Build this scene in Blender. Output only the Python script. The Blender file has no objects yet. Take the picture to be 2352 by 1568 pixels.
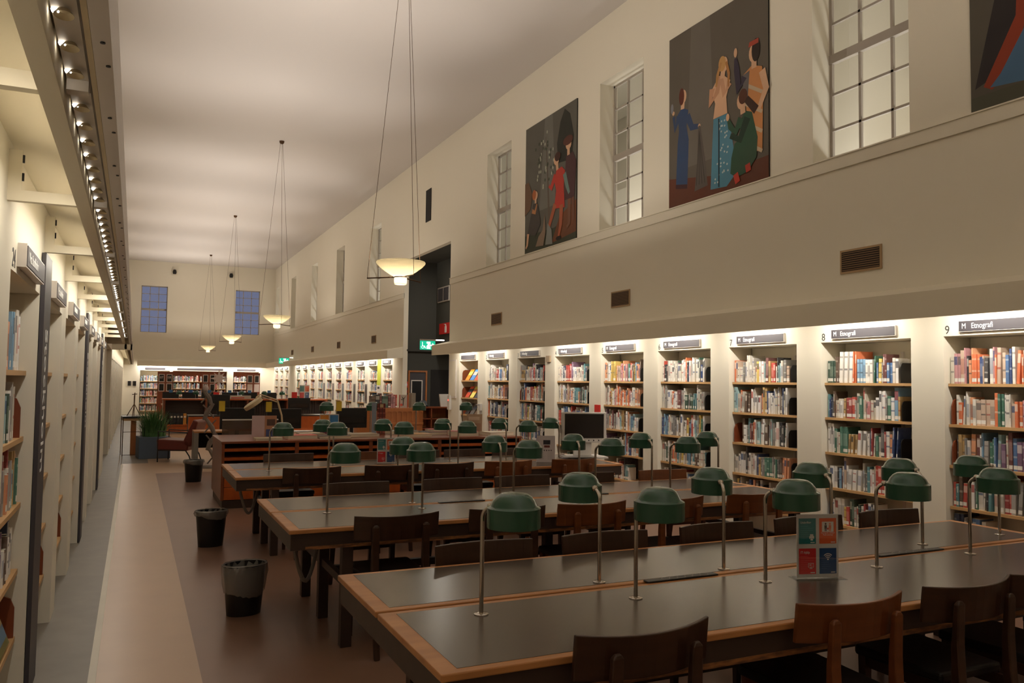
import bpy, math, random
from mathutils import Vector, Matrix, Euler
random.seed(7)
PI = math.pi
SC = bpy.context.scene
COL = SC.collection

# ------------------------------------------------------------------ materials
MATS = {}
def srgb(r, g, b):
    f = lambda c: (c/255/12.92) if c/255 <= .04045 else ((c/255+.055)/1.055)**2.4
    return (f(r), f(g), f(b), 1)
def mat(name, col, rough=.5, metal=0, noise=0, scale=(6, 6, 6), bump=0, emit=0, col2=None, vcol=False, spec=.5, detail=4, coat=0):
    m = bpy.data.materials.new(name); m.use_nodes = True
    nt = m.node_tree; N = nt.nodes; L = nt.links
    b = N['Principled BSDF']
    b.inputs['Roughness'].default_value = rough
    b.inputs['Metallic'].default_value = metal
    b.inputs['Specular IOR Level'].default_value = spec
    b.inputs['Coat Weight'].default_value = coat
    if vcol:
        a = N.new('ShaderNodeVertexColor'); a.layer_name = 'Col'
        L.new(a.outputs['Color'], b.inputs['Base Color'])
        src = a.outputs['Color']
    else:
        b.inputs['Base Color'].default_value = col
        src = None
    if noise or bump:
        tc = N.new('ShaderNodeTexCoord'); mp = N.new('ShaderNodeMapping')
        mp.inputs['Scale'].default_value = scale
        L.new(tc.outputs['Object'], mp.inputs['Vector'])
        nz = N.new('ShaderNodeTexNoise'); nz.inputs['Scale'].default_value = 1; nz.inputs['Detail'].default_value = detail
        L.new(mp.outputs['Vector'], nz.inputs['Vector'])
        if noise:
            mx = N.new('ShaderNodeMix'); mx.data_type = 'RGBA'
            rp = N.new('ShaderNodeValToRGB')
            rp.color_ramp.elements[0].position = .3; rp.color_ramp.elements[1].position = .7
            L.new(nz.outputs['Fac'], rp.inputs['Fac'])
            mu = N.new('ShaderNodeMath'); mu.operation = 'MULTIPLY'; mu.inputs[1].default_value = noise
            L.new(rp.outputs['Color'], mu.inputs[0])
            L.new(mu.outputs[0], mx.inputs['Factor'])
            if src: L.new(src, mx.inputs[6])
            else: mx.inputs[6].default_value = col
            mx.inputs[7].default_value = col2 or (col[0]*.5, col[1]*.5, col[2]*.5, 1)
            L.new(mx.outputs[2], b.inputs['Base Color'])
        if bump:
            bp = N.new('ShaderNodeBump'); bp.inputs['Strength'].default_value = bump; bp.inputs['Distance'].default_value = .01
            L.new(nz.outputs['Fac'], bp.inputs['Height']); L.new(bp.outputs['Normal'], b.inputs['Normal'])
    if emit:
        b.inputs['Emission Color'].default_value = col; b.inputs['Emission Strength'].default_value = emit
    MATS[name] = m
    return m

def glass_mat(name, tint=(1, 1, 1, 1), refl=.12, rough=0.0, diff=None, dw=0.0):
    m = bpy.data.materials.new(name); m.use_nodes = True
    nt = m.node_tree; N = nt.nodes; L = nt.links
    N.remove(N['Principled BSDF']); out = N['Material Output']
    t = N.new('ShaderNodeBsdfTransparent'); t.inputs['Color'].default_value = tint
    g = N.new('ShaderNodeBsdfGlossy'); g.inputs['Roughness'].default_value = rough
    mx = N.new('ShaderNodeMixShader'); mx.inputs['Fac'].default_value = refl
    L.new(t.outputs[0], mx.inputs[1]); L.new(g.outputs[0], mx.inputs[2])
    last = mx
    if diff:
        d = N.new('ShaderNodeBsdfDiffuse'); d.inputs['Color'].default_value = diff
        m2 = N.new('ShaderNodeMixShader'); m2.inputs['Fac'].default_value = dw
        L.new(mx.outputs[0], m2.inputs[1]); L.new(d.outputs[0], m2.inputs[2]); last = m2
    L.new(last.outputs[0], out.inputs['Surface'])
    MATS[name] = m
    return m

def opal_mat(name, col, emit):
    m = bpy.data.materials.new(name); m.use_nodes = True
    nt = m.node_tree; N = nt.nodes; L = nt.links
    N.remove(N['Principled BSDF']); out = N['Material Output']
    t = N.new('ShaderNodeBsdfTranslucent'); t.inputs['Color'].default_value = col
    d = N.new('ShaderNodeBsdfDiffuse'); d.inputs['Color'].default_value = col
    mx = N.new('ShaderNodeMixShader'); mx.inputs['Fac'].default_value = .45
    L.new(t.outputs[0], mx.inputs[1]); L.new(d.outputs[0], mx.inputs[2])
    e = N.new('ShaderNodeEmission'); e.inputs['Color'].default_value = col; e.inputs['Strength'].default_value = emit
    ad = N.new('ShaderNodeAddShader'); L.new(mx.outputs[0], ad.inputs[0]); L.new(e.outputs[0], ad.inputs[1])
    L.new(ad.outputs[0], out.inputs['Surface'])
    MATS[name] = m
    return m

M_wall = mat('cream_plaster', srgb(230, 223, 206), .9, noise=.12, scale=(1.2, 1.2, 1.2), col2=srgb(222, 213, 194), bump=.03, spec=.04)
M_ceil = mat('ceiling_plaster', srgb(206, 200, 194), .9, noise=.08, scale=(.5, .5, .5), col2=srgb(198, 191, 184), spec=.04)
M_floorb = mat('brown_linoleum', srgb(136, 104, 86), .32, noise=.35, scale=(3, 3, 3), col2=srgb(118, 86, 70), detail=8)
M_floort = mat('tan_linoleum', srgb(190, 160, 130), .34, noise=.35, scale=(3, 3, 3), col2=srgb(174, 144, 118), detail=8)
M_floorg = mat('grey_stone_floor', srgb(128, 120, 108), .45, noise=.5, scale=(5, 5, 5), col2=srgb(106, 99, 90), detail=8)
M_strip = mat('pale_floor_strip', srgb(214, 206, 188), .5, noise=.3, scale=(8, 3, 8), col2=srgb(190, 182, 164))
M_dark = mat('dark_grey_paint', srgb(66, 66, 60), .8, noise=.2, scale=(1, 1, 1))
M_pelm = mat('pelmet_cream', srgb(229, 220, 198), .8, noise=.1, scale=(2, 2, 2), col2=srgb(220, 209, 186))
M_white = mat('white_metal', srgb(222, 214, 206), .45, noise=.06, scale=(9, 9, 9))
M_tan = mat('perforated_tan', srgb(176, 154, 126), .7, noise=.3, scale=(60, 60, 60))
M_black = mat('black_plastic', srgb(20, 19, 19), .4, noise=.15, scale=(20, 20, 20))
M_screen = mat('dark_screen', srgb(34, 30, 28), .25, noise=.05, scale=(3, 3, 3))
M_sign = mat('charcoal_sign', srgb(66, 62, 66), .5, noise=.06, scale=(8, 8, 8))
M_text = mat('white_lettering', srgb(232, 230, 226), .6, noise=.02, scale=(9, 9, 9))
M_num = mat('dark_numeral', srgb(52, 48, 46), .6, noise=.02, scale=(9, 9, 9))
M_shelf = mat('pale_wood_shelf', srgb(206, 164, 112), .5, noise=.4, scale=(4, 1.2, 30), col2=srgb(182, 138, 88))
M_redwood = mat('red_brown_panel', srgb(132, 66, 36), .45, noise=.5, scale=(6, 6, 2), col2=srgb(96, 44, 22))
M_edge = mat('worn_wood_edge', srgb(196, 138, 84), .42, noise=.55, scale=(3, 14, 14), col2=srgb(150, 96, 54), detail=8)
M_lino = mat('dark_table_linoleum', srgb(84, 72, 62), .24, noise=.35, scale=(2.2, 5, 5), col2=srgb(70, 60, 52), detail=5, spec=.7)
M_apron = mat('dark_apron_wood', srgb(64, 48, 40), .45, noise=.5, scale=(2, 12, 12), col2=srgb(42, 31, 26))
M_worn = mat('worn_apron_edge', srgb(164, 106, 58), .6, noise=.9, scale=(14, 30, 60), col2=srgb(52, 38, 32), detail=8)
M_chairD = mat('dark_chair_wood', srgb(66, 42, 28), .32, noise=.6, scale=(3, 3, 24), col2=srgb(44, 27, 18), detail=6)
M_chairR = mat('brown_chair_wood', srgb(122, 68, 32), .34, noise=.6, scale=(3, 3, 24), col2=srgb(88, 45, 20), detail=6)
M_leather = mat('black_leather', srgb(28, 25, 24), .42, noise=.3, scale=(30, 30, 30), bump=.1)
M_green = mat('green_enamel', srgb(38, 80, 60), .25, noise=.15, scale=(8, 8, 8), coat=.3)
M_chrome = mat('chrome', srgb(196, 188, 178), .16, metal=1, noise=.05, scale=(20, 20, 20))
M_book = mat('book_cloth', (1, 1, 1, 1), .45, vcol=True, noise=.12, scale=(60, 60, 60))
M_paint = mat('oil_paint', (1, 1, 1, 1), .65, vcol=True, noise=.22, scale=(2, 2.2, 2.2), detail=9, col2=srgb(84, 76, 66), spec=.25)
M_print = mat('printed_card', (1, 1, 1, 1), .35, vcol=True, noise=.03, scale=(8, 8, 8))
M_cab = mat('mahogany', srgb(134, 74, 46), .3, noise=.5, scale=(3, 3, 16), col2=srgb(104, 52, 32))
M_drawer = mat('orange_wood', srgb(186, 92, 34), .35, noise=.6, scale=(10, 4, 4), col2=srgb(140, 60, 20))
M_oak = mat('honey_oak', srgb(178, 112, 62), .4, noise=.5, scale=(12, 12, 3), col2=srgb(148, 86, 44))
M_void = mat('dark_recess', srgb(26, 22, 20), .8, noise=.1, scale=(3, 3, 3))
M_winfr = mat('grey_window_frame', srgb(168, 158, 146), .5, noise=.08, scale=(8, 8, 8))
M_glass = glass_mat('window_glass', (.93, .94, .94, 1), .07)
M_dusk = glass_mat('dusk_window_glass', (.9, .93, 1, 1), .04)
M_acry = glass_mat('clear_acrylic', (.95, .96, .96, 1), .1)
M_liner = glass_mat('thin_bin_liner', (.9, .9, .9, 1), .16, .25, srgb(190, 188, 184), .3)
M_plexi = glass_mat('smoky_plexiglass', (.62, .55, .5, 1), .1, .1, srgb(118, 100, 88), .45)
M_opal = opal_mat('opal_glass', srgb(146, 139, 122), .0)
M_opalcup = opal_mat('opal_cup_glass', srgb(186, 180, 166), .0)
M_led = mat('lit_lens', (1, .95, .86, 1), .3, emit=5)
M_exit = mat('lit_exit_green', srgb(20, 190, 150), .4, emit=.55)
M_exitw = mat('lit_exit_white', (1, 1, 1, 1), .4, emit=.75)
M_red = mat('signal_red', srgb(206, 40, 34), .45, noise=.05, scale=(6, 6, 6))
M_redled = mat('red_led', (1, .05, .04, 1), .4, emit=2)
M_yellow = mat('yellow_card', srgb(212, 180, 50), .6, noise=.08, scale=(6, 6, 6))
M_lime = mat('lime_banner', srgb(206, 212, 60), .6, noise=.08, scale=(2, 2, 2))
M_grey = mat('grey_metal', srgb(128, 124, 118), .45, noise=.15, scale=(8, 8, 8))
M_stone = mat('grey_sculpture', srgb(128, 116, 106), .7, noise=.5, scale=(12, 12, 12), bump=.2)
M_redlea = mat('oxblood_leather', srgb(112, 42, 32), .38, noise=.3, scale=(16, 16, 16), bump=.06)
M_planter = mat('slate_blue_planter', srgb(84, 98, 116), .6, noise=.2, scale=(4, 4, 4))
M_leaf = mat('fern_leaf', srgb(84, 128, 72), .5, noise=.6, scale=(12, 12, 12), col2=srgb(48, 86, 48))
M_beige = mat('beige_enamel', srgb(206, 188, 150), .4, noise=.08, scale=(8, 8, 8))
M_bronze = mat('bronze_rods', srgb(96, 72, 52), .4, metal=.8, noise=.2, scale=(30, 30, 30))
M_plast = mat('pale_plastic', srgb(204, 198, 190), .5, noise=.05, scale=(8, 8, 8))
M_paper = mat('printed_paper', srgb(206, 190, 184), .6, noise=.06, scale=(9, 9, 9))
M_blue = mat('blue_tag', srgb(56, 112, 168), .5, noise=.05, scale=(9, 9, 9))
M_vent = mat('brown_vent_slats', srgb(122, 94, 66), .6, noise=.1, scale=(9, 9, 9))
M_ventf = mat('tan_vent_frame', srgb(176, 146, 108), .6, noise=.1, scale=(9, 9, 9))

# ------------------------------------------------------------------ mesh helpers
class MB:
    def __init__(s): s.v = []; s.f = []; s.m = []; s.c = []; s.sm = []
    def add(s, vs, fs, mi=0, col=(1, 1, 1), smooth=False):
        o = len(s.v); s.v += [tuple(v) for v in vs]
        for f in fs:
            s.f.append(tuple(i+o for i in f)); s.m.append(mi); s.c.append(col); s.sm.append(smooth)
        return s
    def box(s, x0, x1, y0, y1, z0, z1, mi=0, col=(1, 1, 1), M=None):
        vs = [(x0, y0, z0), (x1, y0, z0), (x1, y1, z0), (x0, y1, z0), (x0, y0, z1), (x1, y0, z1), (x1, y1, z1), (x0, y1, z1)]
        if M is not None: vs = [M @ Vector(v) for v in vs]
        return s.add(vs, [(3, 2, 1, 0), (4, 5, 6, 7), (0, 1, 5, 4), (1, 2, 6, 5), (2, 3, 7, 6), (3, 0, 4, 7)], mi, col)
    def poly(s, pts, mi=0, col=(1, 1, 1)):
        return s.add(pts, [tuple(range(len(pts)))], mi, col)
    def prism(s, pts, a, b, axis=1, mi=0, col=(1, 1, 1)):
        """outline pts (two coordinates) pushed from a to b along axis"""
        def P(p, t):
            return (t, p[0], p[1]) if axis == 0 else (p[0], t, p[1]) if axis == 1 else (p[0], p[1], t)
        n = len(pts)
        vs = [P(p, a) for p in pts]+[P(p, b) for p in pts]
        fs = [tuple(range(n)), tuple(range(2*n-1, n-1, -1))]+[(i, i+n, (i+1) % n+n, (i+1) % n) for i in range(n)]
        return s.add(vs, fs, mi, col)
    def tube(s, path, r, n=8, mi=0, col=(1, 1, 1), cap=True):
        path = [Vector(p) for p in path]; rs = r if isinstance(r, (list, tuple)) else [r]*len(path)
        vs = []; prev = None
        for i, p in enumerate(path):
            t = (path[min(i+1, len(path)-1)]-path[max(i-1, 0)])
            if t.length < 1e-9: t = Vector((0, 0, 1))
            t.normalize()
            if prev is None:
                u = t.orthogonal().normalized()
            else:
                u = (prev-t*prev.dot(t))
                u = u.normalized() if u.length > 1e-6 else t.orthogonal().normalized()
            prev = u; w = t.cross(u)
            vs += [p+(u*math.cos(2*PI*k/n)+w*math.sin(2*PI*k/n))*rs[i] for k in range(n)]
        fs = []
        for i in range(len(path)-1):
            for k in range(n):
                a = i*n+k; b = i*n+(k+1) % n
                fs.append((a, b, b+n, a+n))
        s.add(vs, fs, mi, col, True)
        if cap:
            o = len(s.v)-len(vs)
            s.f.append(tuple(o+k for k in reversed(range(n)))); s.f.append(tuple(o+(len(path)-1)*n+k for k in range(n)))
            for _ in range(2): s.m.append(mi); s.c.append(col); s.sm.append(False)
        return s
    def lathe(s, prof, n=24, c=(0, 0, 0), mi=0, col=(1, 1, 1), M=None, sx=1, sy=1):
        vs = []
        for r, z in prof:
            for k in range(n):
                a = 2*PI*k/n
                v = Vector((r*math.cos(a)*sx, r*math.sin(a)*sy, z))
                if M is not None: v = M @ v
                vs.append(v+Vector(c))
        fs = []
        for i in range(len(prof)-1):
            for k in range(n):
                a = i*n+k; b = i*n+(k+1) % n
                fs.append((a, b, b+n, a+n))
        s.add(vs, fs, mi, col, True)
        o = len(s.v)-len(vs)
        if prof[0][0] > 1e-6:
            pass
        return s
    def build(s, name, mats, parent=None, bevel=0, solid=0, merge=False):
        me = bpy.data.meshes.new(name)
        me.from_pydata([tuple(v) for v in s.v], [], s.f)
        if not isinstance(mats, (list, tuple)): mats = [mats]
        for m in mats: me.materials.append(m)
        me.polygons.foreach_set('material_index', s.m)
        me.polygons.foreach_set('use_smooth', s.sm)
        if any(c != (1, 1, 1) for c in s.c):
            ca = me.color_attributes.new('Col', 'BYTE_COLOR', 'CORNER')
            buf = []
            for f, c in zip(s.f, s.c):
                buf += [c[0], c[1], c[2], 1.0]*len(f)
            ca.data.foreach_set('color_srgb', buf)
        me.update()
        if any(s.sm): me.set_sharp_from_angle(angle=math.radians(38))
        o = bpy.data.objects.new(name, me); COL.objects.link(o)
        if parent is not None: o.parent = parent
        if bevel:
            b = o.modifiers.new('bevel', 'BEVEL'); b.width = bevel; b.segments = 2; b.limit_method = 'ANGLE'
        if solid:
            b = o.modifiers.new('solid', 'SOLIDIFY'); b.thickness = solid; b.offset = 0
        return o

def tag(o, label, cat, group=None):
    o['label'] = label; o['category'] = cat
    if group: o['group'] = group
    return o
def structure(o):
    o['kind'] = 'structure'; return o
def thing(name, label, cat, loc=(0, 0, 0), rz=0, group=None):
    o = bpy.data.objects.new(name, None); COL.objects.link(o)
    o.location = loc; o.rotation_euler = (0, 0, rz); o.empty_display_size = .1
    return tag(o, label, cat, group)
def kids(o): return [c for c in bpy.data.objects if c.parent == o]
def dup(root, loc, rz, label, children=None):
    r = root.copy(); COL.objects.link(r); r.location = loc; r.rotation_euler = (0, 0, rz); r['label'] = label
    for ch, gs in children or tree(root):
        c = ch.copy(); COL.objects.link(c); c.parent = r
        for g in gs:
            d = g.copy(); COL.objects.link(d); d.parent = c
    return r
def tree(root):
    ks = kids(root)
    return [(c, kids(c)) for c in ks]
def text(name, body, size, loc, rot, m, parent=None, sx=1.0, depth=.0008, align='LEFT', valign='BOTTOM_BASELINE', space=1.0):
    cu = bpy.data.curves.new(name, 'FONT'); cu.body = body; cu.size = size; cu.extrude = depth
    cu.align_x = align; cu.align_y = valign; cu.space_line = space; cu.resolution_u = 3
    tmp = bpy.data.objects.new(name+'_font', cu); COL.objects.link(tmp)
    dg = bpy.context.evaluated_depsgraph_get(); dg.update()
    me = bpy.data.meshes.new_from_object(tmp.evaluated_get(dg))
    bpy.data.objects.remove(tmp); bpy.data.curves.remove(cu)
    me.materials.clear(); me.materials.append(m)
    o = bpy.data.objects.new(name, me); COL.objects.link(o)
    o.location = loc; o.rotation_euler = rot; o.scale = (sx, 1, 1)
    if parent is not None: o.parent = parent
    return o
ROT_R = (PI/2, 0, -PI/2)   # reads on a wall that faces -X
ROT_L = (PI/2, 0, PI/2)    # reads on a wall that faces +X
ROT_F = (PI/2, 0, 0)       # reads on a face that faces -Y
ORD = ['first', 'second', 'third', 'fourth', 'fifth', 'sixth', 'seventh', 'eighth', 'ninth', 'tenth', 'eleventh', 'twelfth', 'thirteenth', 'fourteenth', 'fifteenth', 'sixteenth', 'seventeenth', 'eighteenth', 'nineteenth', 'twentieth']
NUMW = {1: 'one', 2: 'two', 3: 'three', 4: 'four', 5: 'five', 6: 'six', 7: 'seven', 8: 'eight', 9: 'nine'}
def nth(i):
    if i < 20: return ORD[i]
    t = {2: 'twenty', 3: 'thirty', 4: 'forty', 5: 'fifty'}[(i+1)//10]
    r = (i+1) % 10
    return (t+'-'+ORD[r-1]) if r else {2: 'twentieth', 3: 'thirtieth', 4: 'fortieth', 5: 'fiftieth'}[(i+1)//10]

# ------------------------------------------------------------------ hall shell
XR, XL, YE, YB, ZC = 6.07, -.46, 40.2, -4.0, 7.0
ZN, ZD, ZW = 2.07, 3.86, 6.05
ND = .34
# niches of the right wall, (near end, far end) from bay 9 to bay 1
BAYS = {9: (3.49, 4.525), 8: (4.837, 5.846), 7: (6.164, 7.191), 6: (7.512, 8.558), 5: (8.878, 9.94), 4: (10.271, 11.351), 3: (11.686, 12.743), 2: (13.094, 14.153), 1: (14.528, 15.52)}
FAR = [(20.3, 21.29), (21.72, 22.69), (23.06, 24.06), (24.57, 25.55), (25.98, 26.94), (27.36, 28.36), (28.8, 29.8), (30.23, 31.23), (31.67, 32.67), (33.12, 34.12), (35.9, 36.9), (37.27, 38.27), (38.7, 39.7)]
WIN = [(.62, 1.75), (4.82, 5.93), (8.9, 10.02), (13.1, 14.2), (21.6, 22.74), (25.9, 27.05), (30.15, 31.3), (34.6, 35.7), (38.85, 39.85)]
LBAY = [(-.45, .6), (.94, 2.0), (2.34, 3.4), (3.74, 4.83), (5.19, 6.27), (6.62, 7.7), (8.06, 9.14), (9.46, 10.5), (10.86, 11.9), (12.26, 13.3), (13.66, 14.7)]
LBAYF = [(19.9+1.42*k, 20.96+1.42*k) for k in range(14)]
LWIN = [(34.6, 35.7), (38.7, 39.8)]
DOOR = (16.13, 19.4)

def wall(name, fixed, a0, a1, z0, z1, holes, out, m, axis='x'):
    """one sheet with holes: (a0,a1,z0,z1,depth,backed); out = +1/-1 the way holes go; axis x: sheet at X=fixed running along Y"""
    mb = MB()
    As = sorted({a0, a1, *[h[0] for h in holes], *[h[1] for h in holes]})
    Zs = sorted({z0, z1, *[h[2] for h in holes], *[h[3] for h in holes]})
    As = [a for a in As if a0 <= a <= a1]; Zs = [z for z in Zs if z0 <= z <= z1]
    def P(a, z, d=0):
        return (fixed+out*d, a, z) if axis == 'x' else (a, fixed+out*d, z)
    def inhole(a, z):
        for h in holes:
            if h[0] < a < h[1] and h[2] < z < h[3]: return h
    for i in range(len(As)-1):
        j = 0
        while j < len(Zs)-1:
            am = (As[i]+As[i+1])/2
            if inhole(am, (Zs[j]+Zs[j+1])/2): j += 1; continue
            k = j
            while k < len(Zs)-1 and not inhole(am, (Zs[k]+Zs[k+1])/2): k += 1
            mb.poly([P(As[i], Zs[j]), P(As[i+1], Zs[j]), P(As[i+1], Zs[k]), P(As[i], Zs[k])])
            j = k
    for h in holes:
        A, B, Z0, Z1, D, back = h
        mb.poly([P(A, Z0), P(A, Z1), P(A, Z1, D), P(A, Z0, D)])
        mb.poly([P(B, Z0), P(B, Z1), P(B, Z1, D), P(B, Z0, D)])
        mb.poly([P(A, Z1), P(B, Z1), P(B, Z1, D), P(A, Z1, D)])
        if Z0 > .01: mb.poly([P(A, Z0), P(B, Z0), P(B, Z0, D), P(A, Z0, D)])
        if back: mb.poly([P(A, Z0, D), P(B, Z0, D), P(B, Z1, D), P(A, Z1, D)])
    return structure(mb.build(name, m))

holesR = [(a, b, 0, ZN, ND, True) for a, b in list(BAYS.values())+FAR+[(.75, 1.78), (2.12, 3.15)]]
holesR += [(a, b, ZD, ZW, .3, False) for a, b in WIN]
holesR.append((DOOR[0], DOOR[1], 0, 4.67, .12, False))
wall('wall_right', XR, YB, YE, 0, ZC, holesR, 1, M_wall)
holesL = [(a, b, 0, ZN, ND, True) for a, b in LBAY+LBAYF] + [(a, b, ZD, ZW, .3, False) for a, b in LWIN]
holesL.append((DOOR[0], DOOR[1], 0, 2.25, .6, True))
wall('wall_left', XL, YB, YE, 0, ZC, holesL, -1, M_wall)
ENDB = [(.235, 1.47), (1.6, 3.97), (4.25, 5.42)]
holesE = [(a, b, 0, 2.0, ND, True) for a, b in ENDB] + [(.17, 1.27, 3.74, 5.87, .3, False), (4.25, 5.38, 3.78, 5.9, .3, False)]
wall('wall_end', YE, XL, XR, 0, ZC, holesE, 1, M_wall, 'y')
mb = MB().poly([(XL, YB, 0), (XR, YB, 0), (XR, YB, ZC), (XL, YB, ZC)]); structure(mb.build('wall_back', M_wall))
mb = MB().poly([(XL-.4, YB, ZC), (XR+.4, YB, ZC), (XR+.4, YE+.4, ZC), (XL-.4, YE+.4, ZC)]); structure(mb.build('ceiling', M_ceil))
# floor: grey stone by the left shelves, tan walkway, brown field under the tables
mb = MB()
def fq(x0, x1, y0, y1, mi): mb.poly([(x0, y0, 0), (x1, y0, 0), (x1, y1, 0), (x0, y1, 0)], mi)
fq(XL-.4, -.165, YB, 17.2, 0); fq(-.165, .39, YB, 17.2, 1); fq(.39, 10.5, YB, 15.3, 2); fq(.39, 10.5, 15.3, 17.2, 1)
fq(XL-.7, .3, 17.2, YE+.4, 0); fq(.3, 10.5, 17.2, YE+.4, 1)
structure(mb.build('floor', [M_floorg, M_floort, M_floorb]))
structure(MB().box(-.175, -.135, YB, 17.0, 0, .004).build('trim_1', M_strip))
structure(MB().box(XR-.018, XR+.01, YB, DOOR[0], ZD-.13, ZD-.012).box(XR-.03, XR+.01, YB, DOOR[0], ZD-.012, ZD).box(XR-.018, XR+.01, DOOR[1], YE, ZD-.13, ZD-.012).box(XR-.03, XR+.01, DOOR[1], YE, ZD-.012, ZD).build('trim_2', M_wall))
# room behind the right-hand windows
mb = MB()
for a, b in ((-4, 15.75), (19.6, 41)):
    mb.poly([(8.4, a, 2.6), (8.4, b, 2.6), (8.4, b, 5.4), (8.4, a, 5.4)])
    mb.poly([(8.4, a, 5.4), (8.4, b, 5.4), (9.4, b, 7.4), (9.4, a, 7.4)])
    mb.poly([(6.4, a, 3.3), (8.4, a, 3.3), (8.4, b, 3.3), (6.4, b, 3.3)])
    mb.poly([(6.4, a, 7.4), (9.4, a, 7.4), (9.4, b, 7.4), (6.4, b, 7.4)])
    for y in (a, b): mb.poly([(6.4, y, 3.3), (9.4, y, 3.3), (9.4, y, 7.4), (6.4, y, 7.4)])
structure(mb.build('wall_outer_hall', M_wall))
mb = MB()
for q in range(11):
    y = 2.75+4.14*q
    if 15 < y < 20: continue
    mb.box(7.6, 8.39, y-.25, y+.62, 3.3, 7.4)
structure(mb.build('wall_outer_pier', M_wall))
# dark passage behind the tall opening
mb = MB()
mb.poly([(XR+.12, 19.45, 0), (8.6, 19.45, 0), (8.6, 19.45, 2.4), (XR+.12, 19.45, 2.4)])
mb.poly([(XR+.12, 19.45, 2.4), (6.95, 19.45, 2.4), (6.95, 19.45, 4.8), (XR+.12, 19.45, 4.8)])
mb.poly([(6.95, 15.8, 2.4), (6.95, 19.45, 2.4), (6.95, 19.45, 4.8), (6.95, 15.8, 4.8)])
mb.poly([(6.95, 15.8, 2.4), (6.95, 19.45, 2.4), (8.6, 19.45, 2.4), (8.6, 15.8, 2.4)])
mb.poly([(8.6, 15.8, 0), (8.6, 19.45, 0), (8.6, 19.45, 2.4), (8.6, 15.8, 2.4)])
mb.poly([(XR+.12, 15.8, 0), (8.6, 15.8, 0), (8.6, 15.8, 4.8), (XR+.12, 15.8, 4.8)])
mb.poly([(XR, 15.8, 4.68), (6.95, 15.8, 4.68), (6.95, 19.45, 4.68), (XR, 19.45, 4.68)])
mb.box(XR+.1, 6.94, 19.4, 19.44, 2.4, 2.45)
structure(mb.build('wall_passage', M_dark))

# ------------------------------------------------------------------ windows
def window(n, fixed, a, b, z0, z1, axis, out, cols, m, gm):
    """steel window set back in its opening; frame bars and one pane sheet"""
    d = .25
    fr = MB()
    def bx(A, B, Z0, Z1, t=.03):
        p = fixed+out*d
        if axis == 'x': fr.box(p-t/2, p+t/2, A, B, Z0, Z1)
        else: fr.box(A, B, p-t/2, p+t/2, Z0, Z1)
    w = .032
    bx(a, a+w, z0, z1); bx(b-w, b, z0, z1); bx(a, b, z0, z0+w); bx(a, b, z1-w, z1)
    h = (z1-z0)
    for k in range(1, cols): c = a+(b-a)*k/cols; bx(c-.014, c+.014, z0, z1, .026)
    for k in range(1, 6):
        z = z0+h*k/6
        bx(a, b, z-(.045 if k == 3 else .012), z+(.045 if k == 3 else .012), .05 if k == 3 else .026)
    f = fr.build('window_%d' % n, m); structure(f)
    p = fixed+out*(d+.004)
    g = MB()
    if axis == 'x': g.poly([(p, a, z0), (p, b, z0), (p, b, z1), (p, a, z1)])
    else: g.poly([(a, p, z0), (b, p, z0), (b, p, z1), (a, p, z1)])
    g.build('pane', gm, f)
for i, (a, b) in enumerate(WIN): window(i+1, XR, a, b, ZD, ZW, 'x', 1, 3, M_winfr, M_glass)
n = len(WIN)
for i, (a, b) in enumerate(LWIN): window(n+1+i, XL, a, b, ZD, ZW, 'x', -1, 3, M_winfr, M_dusk)
window(n+3, YE, .17, 1.27, 3.74, 5.87, 'y', 1, 3, M_winfr, M_dusk)
window(n+4, YE, 4.25, 5.38, 3.78, 5.9, 'y', 1, 3, M_winfr, M_dusk)

# ------------------------------------------------------------------ light pelmets
k = 3
def pelmet_right(y0, y1):
    global k
    mb = MB()
    mb.prism([(5.665, 2.2), (5.69, 2.2), (5.69, 2.385), (XR+.005, 2.485), (XR+.005, 2.51), (5.665, 2.41)], y0, y1, 1)
    for y in (y0, y1): mb.prism([(5.665, 2.2), (XR, 2.23), (XR, 2.5), (5.665, 2.405)], y-.01, y+.01, 1)
    structure(mb.build('trim_%d' % k, M_pelm)); k += 1
pelmet_right(YB+.05, 16.1); pelmet_right(19.42, YE-.02)
mb = MB().prism([(YE-.41, 2.2), (YE-.385, 2.2), (YE-.385, 2.385), (YE+.005, 2.485), (YE+.005, 2.51), (YE-.41, 2.41)], .1, 5.67, 0)
structure(mb.build('trim_%d' % k, M_pelm)); k += 1
def pelmet_left(y0, y1):
    global k
    mb = MB()
    mb.box(-.09, -.058, y0, y1, 2.25, 2.44, 1)                        # white front channel
    mb.box(-.101, -.091, y0, y1, 2.252, 2.275, 2)                      # lip
    mb.prism([(-.06, 2.44), (-.06, 2.455), (XL-.004, 2.56), (XL-.004, 2.545)], y0, y1, 1, 0)   # sloped cover
    mb.box(-.17, -.101, y0, y1, 2.375, 2.385, 3)                       # perforated tray
    mb.box(-.212, -.168, y0, y1, 2.265, 2.42, 0)                       # inner rail
    for y in (y0, y1-.03): mb.prism([(XL, 2.25), (-.06, 2.25), (-.06, 2.44), (XL, 2.55)], y, y+.03, 1, 0)
    y = y0+.4
    while y < y1:                                                     # screws on the white channel
        for dy in (0, .12): mb.lathe([(.0045, 2.2495), (.0045, 2.247), (0, 2.2465)], 8, (-.072+.006*(dy > 0), y+dy, 0), 4)
        mb.box(-.17, -.101, y+.2, y+.208, 2.372, 2.376, 4)
        y += .47
    structure(mb.build('trim_%d' % k, [M_pelm, M_white, M_beige, M_tan, M_black])); k += 1
pelmet_left(YB+.05, 16.1); pelmet_left(19.42, YE-.05)
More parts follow.
